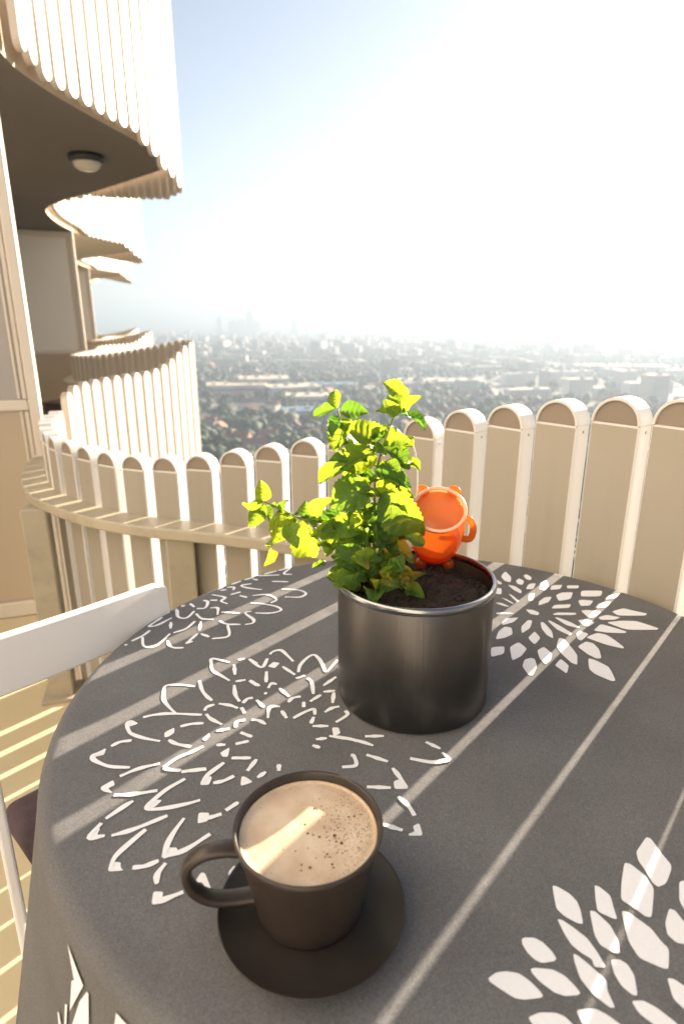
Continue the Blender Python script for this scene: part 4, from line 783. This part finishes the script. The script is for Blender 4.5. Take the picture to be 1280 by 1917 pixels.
cu.polygons.foreach_set('use_smooth', [True] * len(cu.polygons))
cuo = mesh_obj('seat_cushion', cu, M['cushion']); cuo.location = (seat_c.x - .03, seat_c.y + .02, .4645); cuo.rotation_euler = (0, 0, sr); tag(cuo, 'dark plum cushion on the white folding chair', 'cushion')

# ------------------------------------------------------------------ the city below
M['house_wall'] = mat('house_wall', (.62, .58, .52), .85, rand=.3)
M['house_roof'] = mat('house_roof', (.24, .10, .065), .85, rand=.5)
M['house_roof2'] = mat('house_roof_grey', (.16, .15, .15), .85, rand=.4)
M['block_wall'] = mat('block_wall', (.48, .46, .43), .8, rand=.25)
M['block_roof'] = mat('block_roof', (.42, .39, .35), .85, rand=.3)
M['pane'] = mat('window_pane', (.06, .07, .08), .15)
M['hall_roof'] = mat('hall_roof', (.62, .54, .42), .8, var=(.52, .45, .36), scale=.05)
M['hall_blue'] = mat('hall_roof_blue', (.12, .22, .34), .6, var=(.10, .19, .30), scale=.1)
M['trunk'] = mat('tree_bark', (.06, .045, .03), .9)
M['crown'] = mat('tree_crown', (.032, .058, .022), .85, var=(.055, .085, .03), scale=.5, rand=.35)
M['crown2'] = mat('tree_crown_dark', (.020, .042, .022), .85, var=(.036, .062, .026), scale=.5, rand=.35)
def polar(dist, az): return dist * math.sin(R(az)), dist * math.cos(R(az))
# house: wall body with gabled roof, chimney, windows
def house_parts(w_, d_, h_, rh):
    bm = bmesh.new(); box_bm(bm, (0, 0, h_ / 2), (w_, d_, h_)); wall = bm_mesh('wall', bm)
    e_ = .5; v = [(-w_ / 2 - e_, -d_ / 2 - e_, h_ - .2), (w_ / 2 + e_, -d_ / 2 - e_, h_ - .2), (w_ / 2 + e_, d_ / 2 + e_, h_ - .2), (-w_ / 2 - e_, d_ / 2 + e_, h_ - .2), (-w_ / 2 - e_, 0, h_ + rh), (w_ / 2 + e_, 0, h_ + rh)]
    roof = pd_mesh('roof', v, [(0, 1, 5, 4), (2, 3, 4, 5), (0, 4, 3), (1, 2, 5), (3, 2, 1, 0)])
    bm = bmesh.new(); box_bm(bm, (w_ * .22, d_ * .12, h_ + rh * .85), (.9, .9, 2.0)); chim = bm_mesh('chimney', bm)
    bm = bmesh.new()
    for fl in range(int(h_ // 2.9)):
        for k in range(int(w_ // 3)):
            x_ = -w_ / 2 + 1.6 + k * 3
            for sy in (-1, 1): box_bm(bm, (x_, sy * (d_ / 2 + .02), 1.7 + fl * 2.8), (1.3, .08, 1.4))
    win = bm_mesh('windows', bm)
    return wall, roof, chim, win
HV = [house_parts(10, 8.5, 5.8, 3.6), house_parts(12, 9, 6, 4.2), house_parts(8.5, 8, 6.2, 3.4), house_parts(15, 9.5, 8.6, 4)]
for hv in HV:
    hv[0].materials.append(M['house_wall']); hv[1].materials.append(M['house_roof']); hv[2].materials.append(M['house_wall']); hv[3].materials.append(M['pane'])
placed = []
def free(x_, y_, r_):
    for (a, b_, c) in placed:
        if (a - x_) ** 2 + (b_ - y_) ** 2 < (r_ + c) ** 2: return False
    placed.append((x_, y_, r_)); return True
def house(x_, y_, rz, k, label, group):
    o = empty('house', (x_, y_, GZ), rz); tag(o, label, 'house', group); hv = HV[k]
    mesh_obj('wall', hv[0], None, o); rf = mesh_obj('roof', hv[1], None, o); mesh_obj('chimney', hv[2], None, rf)
    w_ = mesh_obj('windows', hv[3], None, o); w_['kind'] = 'stuff'
    return o
def block_parts(w_, d_, fl):
    h_ = fl * 3.0 + 1; bm = bmesh.new(); box_bm(bm, (0, 0, h_ / 2), (w_, d_, h_)); wall = bm_mesh('wall', bm)
    bm = bmesh.new(); box_bm(bm, (0, 0, h_ + .25), (w_ + .6, d_ + .6, .5)); box_bm(bm, (w_ * .2, 0, h_ + 1.7), (4.5, 4, 2.4)); roof = bm_mesh('roof', bm)
    bm = bmesh.new()
    for q in range(fl):
        for k in range(int(w_ // 4)):
            x_ = -w_ / 2 + 2.2 + k * 4
            for sy in (-1, 1): box_bm(bm, (x_, sy * (d_ / 2 + .03), 2.2 + q * 3), (1.9, .1, 1.5))
    win = bm_mesh('windows', bm)
    wall.materials.append(M['block_wall']); roof.materials.append(M['block_roof']); win.materials.append(M['pane'])
    return wall, roof, win, h_
BV = [block_parts(40, 13, 5), block_parts(28, 14, 7), block_parts(60, 14, 4), block_parts(22, 18, 9), block_parts(48, 12, 6)]
def block(x_, y_, rz, k, label, group, sz=1.0):
    o = empty('apartment_block', (x_, y_, GZ), rz); tag(o, label, 'building', group); bv = BV[k]
    for nm, me in (('wall', bv[0]), ('roof', bv[1]), ('windows', bv[2])):
        p_ = mesh_obj(nm, me, None, o)
        if nm == 'windows': p_['kind'] = 'stuff'
        p_.scale = (1, 1, sz)
    return o
def hall(x_, y_, rz, w_, d_, h_, roofm, label, name='flat_roofed_hall'):
    o = empty(name, (x_, y_, GZ), rz); tag(o, label, 'building')
    mesh_obj('wall', box_mesh('wall', (0, 0, h_ / 2), (w_, d_, h_)), M['block_wall'], o)
    rf = mesh_obj('roof', box_mesh('roof', (0, 0, h_ + .4), (w_ + 1, d_ + 1, .8)), roofm, o)
    bm = bmesh.new()
    for k in range(int(w_ // 14)): mesh_obj('roof_vent', box_mesh('roof_vent', (-w_ / 2 + 8 + k * 14, (k % 3 - 1) * d_ * .2, h_ + 1.7), (5, 4, 1.8)), M['block_roof'], rf)
    bm = bmesh.new()
    for sy in (-1, 1): box_bm(bm, (0, sy * (d_ / 2 + .04), h_ * .6), (w_ * .9, .1, 1.8))
    mesh_obj('window_band', bm_mesh('window_band', bm), M['pane'], o)
    placed.append((x_, y_, max(w_, d_) * .5)); return o
for az, dist, w_, d_, h_, rz, mt_, lb in (
    (-9.6, 745, 70, 42, 11, 12, 'hall_roof', 'long low pale flat roofed hall left of the school-like buildings below'),
    (-7.2, 780, 60, 46, 15, 8, 'hall_roof', 'tall pale middle hall of the beige complex below the skyline'),
    (-4.6, 705, 58, 40, 12, 20, 'hall_roof', 'beige hall with sunlit wall just left of the mint tip'),
    (-3.2, 640, 44, 36, 9, 5, 'hall_roof', 'small beige hall at the near end of the flat roofed complex'),
    (-3.0, 540, 48, 30, 8, 14, 'hall_blue', 'blue roofed hall below the beige complex'),
    (-1.2, 760, 60, 30, 9, 0, 'hall_blue', 'pale blue roofed shed behind the mint leaves'),
    (9, 820, 110, 40, 9, -6, 'hall_roof', 'wide pale hall beyond the right hand pickets'),
    (24, 1180, 150, 46, 10, -10, 'hall_roof', 'very long bright roofed hall low on the right of the city')):
    x_, y_ = polar(dist, az); hall(x_, y_, R(rz), w_, d_, h_, M[mt_], lb)
GR_R = 'red roofed houses among the trees below'; GR_B = 'pale apartment blocks across the city'
LB_H = ['small tiled house among trees in the suburb below', 'mid sized tiled house among trees in the suburb below', 'compact tiled house among trees in the suburb below', 'long three storey tiled house among trees in the suburb below']
nh = 0
while nh < 190:
    dist = 170 + 1000 * rng.uniform(0, 1) ** 1.25; az = rng.uniform(-26, 32)
    x_, y_ = polar(dist, az)
    if az > 4 and dist > 700: continue
    if not free(x_, y_, 9): continue
    k = int(rng.integers(4)); house(x_, y_, rng.uniform(0, 3.14), k, LB_H[k], 'tiled houses in the suburb, kind %s' % ['small', 'mid sized', 'compact', 'long'][k]); nh += 1
LB_B = ['pale five storey slab block in the hazy city', 'pale seven storey block in the hazy city', 'long pale four storey slab block in the hazy city', 'pale nine storey point block in the hazy city', 'pale six storey slab block in the hazy city']
nb = 0
while nb < 230:
    dist = 640 + 2300 * rng.uniform(0, 1) ** 1.4; az = rng.uniform(-24, 33)
    if az < 0 and dist < 950: continue
    x_, y_ = polar(dist, az)
    if not free(x_, y_, 24): continue
    k = int(rng.integers(5)); block(x_, y_, rng.choice([.3, .3 + math.pi / 2]) + rng.normal(0, .12) , k, LB_B[k], 'hazy city blocks, %s' % LB_B[k].split(' block')[0], rng.uniform(.55, 1.1)); nb += 1
# trees one can tell apart
def crown_mesh(seed):
    rg = np.random.default_rng(seed); bm = bmesh.new()
    lob = [(rg.normal(0, 1.7), rg.normal(0, 1.7), 5.5 + rg.normal(0, 1.6), rg.uniform(1.3, 2.4)) for _ in range(11)]
    for x_, y_, z_, r_ in lob:
        vs = bmesh.ops.create_icosphere(bm, subdivisions=1, radius=r_, matrix=Matrix.Translation((x_, y_, z_)))['verts']
        for q in vs: q.co += Vector(rg.normal(0, .28, 3))
    for _ in range(170):
        x_, y_, z_, r_ = lob[int(rg.integers(len(lob)))]; d_ = rg.normal(0, 1, 3); d_ /= np.linalg.norm(d_); c = Vector((x_, y_, z_)) + Vector(d_) * r_ * rg.uniform(.9, 1.25)
        vs = [bm.verts.new(c + Vector(rg.normal(0, .42, 3))) for _ in range(3)]; bm.faces.new(vs)
    return bm_mesh('crown', bm)
CR = []
for s_ in range(6):
    me = crown_mesh(50 + s_); me.materials.append(M['crown'] if s_ % 2 else M['crown2']); CR.append(me)
trunk_me = lathe('trunk', [(.34, 0), (.26, 2), (.2, 5)], 7); trunk_me.materials.append(M['trunk'])
nt_ = 0
while nt_ < 290:
    dist = 165 + 700 * rng.uniform(0, 1) ** 1.2; az = rng.uniform(-26, 30); x_, y_ = polar(dist, az)
    if not free(x_, y_, 3.6): continue
    k = int(rng.integers(6)); o = empty('tree', (x_, y_, GZ), rng.uniform(0, 6)); sc2 = rng.uniform(.8, 1.5)
    tag(o, ['dark green rounded tree between houses in the suburb below', 'mid green rounded tree between houses in the suburb below'][k % 2], 'tree', ['dark trees in the suburb', 'mid green trees in the suburb'][k % 2])
    for nm, me in (('crown', CR[k]), ('trunk', trunk_me)):
        p_ = mesh_obj(nm, me, None, o); p_.scale = (sc2, sc2, sc2 * rng.uniform(.85, 1.2))
    nt_ += 1
# woods and far city as masses
ico = bmesh.new(); bmesh.ops.create_icosphere(ico, subdivisions=1, radius=1); iv = np.array([q.co[:] for q in ico.verts]); ico.verts.index_update(); jf = np.array([[q.index for q in fa.verts] for fa in ico.faces]); ico.free()
def mass(name, centers, scales, rg, matl, base_v, base_f, jitter):
    n_ = len(centers); k = len(base_v)
    V = base_v[None] * scales[:, None, :]; ang = rg.uniform(0, 6.28, n_); c_, s_ = np.cos(ang), np.sin(ang)
    X = V[..., 0] * c_[:, None] - V[..., 1] * s_[:, None]; Y = V[..., 0] * s_[:, None] + V[..., 1] * c_[:, None]
    V = np.stack([X, Y, V[..., 2]], -1) + (rg.normal(0, jitter, V.shape) if jitter else 0) * scales[:, None, :] + centers[:, None, :]
    F = base_f[None] + (np.arange(n_) * k)[:, None, None]
    me = bpy.data.meshes.new(name); V = V.reshape(-1, 3); F = F.reshape(-1, base_f.shape[1]); q = base_f.shape[1]
    me.vertices.add(len(V)); me.vertices.foreach_set('co', V.ravel()); me.loops.add(F.size); me.loops.foreach_set('vertex_index', F.ravel().astype(np.int32))
    me.polygons.add(len(F)); me.polygons.foreach_set('loop_start', np.arange(0, F.size, q, dtype=np.int32)); me.update(calc_edges=True)
    o = mesh_obj(name, me, matl); o['kind'] = 'stuff'; return o
rg = np.random.default_rng(77)
def clumps(n_, d0, d1, pw, rr, thr):
    out = []
    while len(out) < n_:
        dist = d0 + (d1 - d0) * rg.uniform(0, 1, n_) ** pw; az = np.radians(rg.uniform(-30, 36, n_)); x_, y_ = dist * np.sin(az), dist * np.cos(az)
        f_ = np.sin(x_ / 130 + 1.3) + np.sin(y_ / 170 + .4) + np.sin((x_ + y_) / 95) + rg.normal(0, .6, n_)
        ok = f_ > thr; out += list(zip(x_[ok], y_[ok]))
    return np.array(out[:n_])
c = clumps(8200, 330, 3000, 1.35, 0, -.2); ok = np.ones(len(c), bool)
pl_ = np.array(placed)
for i in range(len(c)):
    if (np.hypot(pl_[:, 0] - c[i, 0], pl_[:, 1] - c[i, 1]) < np.minimum(pl_[:, 2], 14) + 2).any(): ok[i] = False
c = c[ok]; s3 = rg.uniform(3.2, 6.0, (len(c), 1)) * np.array([[1, 1, 1.05]]) * rg.uniform(.85, 1.2, (len(c), 3))
mass('far_woods', np.c_[c, np.full(len(c), GZ) + s3[:, 2] * .9], s3, rg, M['crown2'], iv, jf, .16)
bv_ = np.array([(x_, y_, z_) for z_ in (0, 1) for x_, y_ in ((-.5, -.5), (.5, -.5), (.5, .5), (-.5, .5))]); bf_ = np.array([(0, 1, 5, 4), (1, 2, 6, 5), (2, 3, 7, 6), (3, 0, 4, 7), (4, 5, 6, 7)])
n_ = 5200; dist = 1500 + 8000 * rg.uniform(0, 1, n_) ** 1.3; az = np.radians(rg.uniform(-30, 36, n_))
s3 = np.c_[rg.uniform(12, 46, n_), rg.uniform(10, 18, n_), rg.uniform(7, 24, n_) * rg.choice([1, 1, 1, 1.6], n_)]
M['far_city'] = mat('far_city', (.34, .33, .32), .85, var=(.24, .23, .22), scale=.02)
mass('far_city', np.c_[dist * np.sin(az), dist * np.cos(az), np.full(n_, GZ)], s3, rg, M['far_city'], bv_, bf_, 0)
# skyline towers
def tower(az, dist, w_, d_, h_, label, kind=0):
    dist *= .7; w_ *= .7; d_ *= .7; h_ = 80 + (h_ - 80) * .7; kind *= .7
    x_, y_ = polar(dist, az); o = empty('skyline_tower', (x_, y_, GZ), R(-az)); tag(o, label, 'tower')
    mesh_obj('wall', box_mesh('wall', (0, 0, h_ / 2), (w_, d_, h_)), M['far_city'], o)
    mesh_obj('roof', box_mesh('roof', (0, 0, h_ + 2), (w_ * .6, d_ * .6, 4)), M['far_city'], o)
    if kind: mesh_obj('mast', lathe('mast', [(2.2, h_ + 4), (1.6, h_ + 4 + kind * .6), (.4, h_ + 4 + kind)], 8), M['far_city'], o)
for a_ in ((-8.25, 5200, 52, 40, 168, 'tallest slab tower on the hazy skyline left of the mint', 22), (-8.95, 5300, 60, 40, 104, 'lower tower close left of the tallest slab tower'),
           (-9.7, 5100, 70, 40, 88, 'broad low tower second left of the tallest slab tower'), (-7.65, 5400, 60, 40, 96, 'block right beside the tallest slab tower'),
           (-10.9, 5200, 34, 30, 118, 'slim tower at the left end of the skyline cluster', 14), (-4.3, 5000, 46, 40, 104, 'single tower midway between the slab tower and the mint'),
           (2.0, 6500, 20, 20, 170, 'faint thin spire on the skyline above the mint', 70), (12.2, 6000, 40, 34, 128, 'faint tower on the skyline above the right pickets', 20),
           (25.5, 5600, 70, 50, 100, 'wide faint block at the right end of the skyline')): tower(*a_)
# roads
for k, (x0, y0, x1, y1, w_) in enumerate(((-260, 250, 420, 620, 9), (-300, 900, 900, 830, 14), (60, 300, -140, 900, 8))):
    dx, dy = x1 - x0, y1 - y0; l_ = math.hypot(dx, dy)
    o = mesh_obj('road', box_mesh('road', (0, 0, .15), (l_, w_, .3)), M['road'], None, ((x0 + x1) / 2, (y0 + y1) / 2, GZ + .02 + .05 * k), math.atan2(dy, dx)); tag(o, kind='structure')

# ------------------------------------------------------------------ haze
hm = bpy.data.materials.new('haze'); hm.use_nodes = True; t = hm.node_tree
for n_ in list(t.nodes):
    if n_.type == 'BSDF_PRINCIPLED': t.nodes.remove(n_)
pv = t.nodes.new('ShaderNodeVolumePrincipled'); pv.inputs['Color'].default_value = (.25, .315, .39, 1); pv.inputs['Density'].default_value = .00060; pv.inputs['Anisotropy'].default_value = .35
t.links.new(pv.outputs[0], t.nodes['Material Output'].inputs['Volume'])
hz = mesh_obj('haze', box_mesh('haze', (0, 0, (GZ - 1 + 130) / 2), (29000, 29000, 131 - GZ)), hm); tag(hz, kind='stuff')
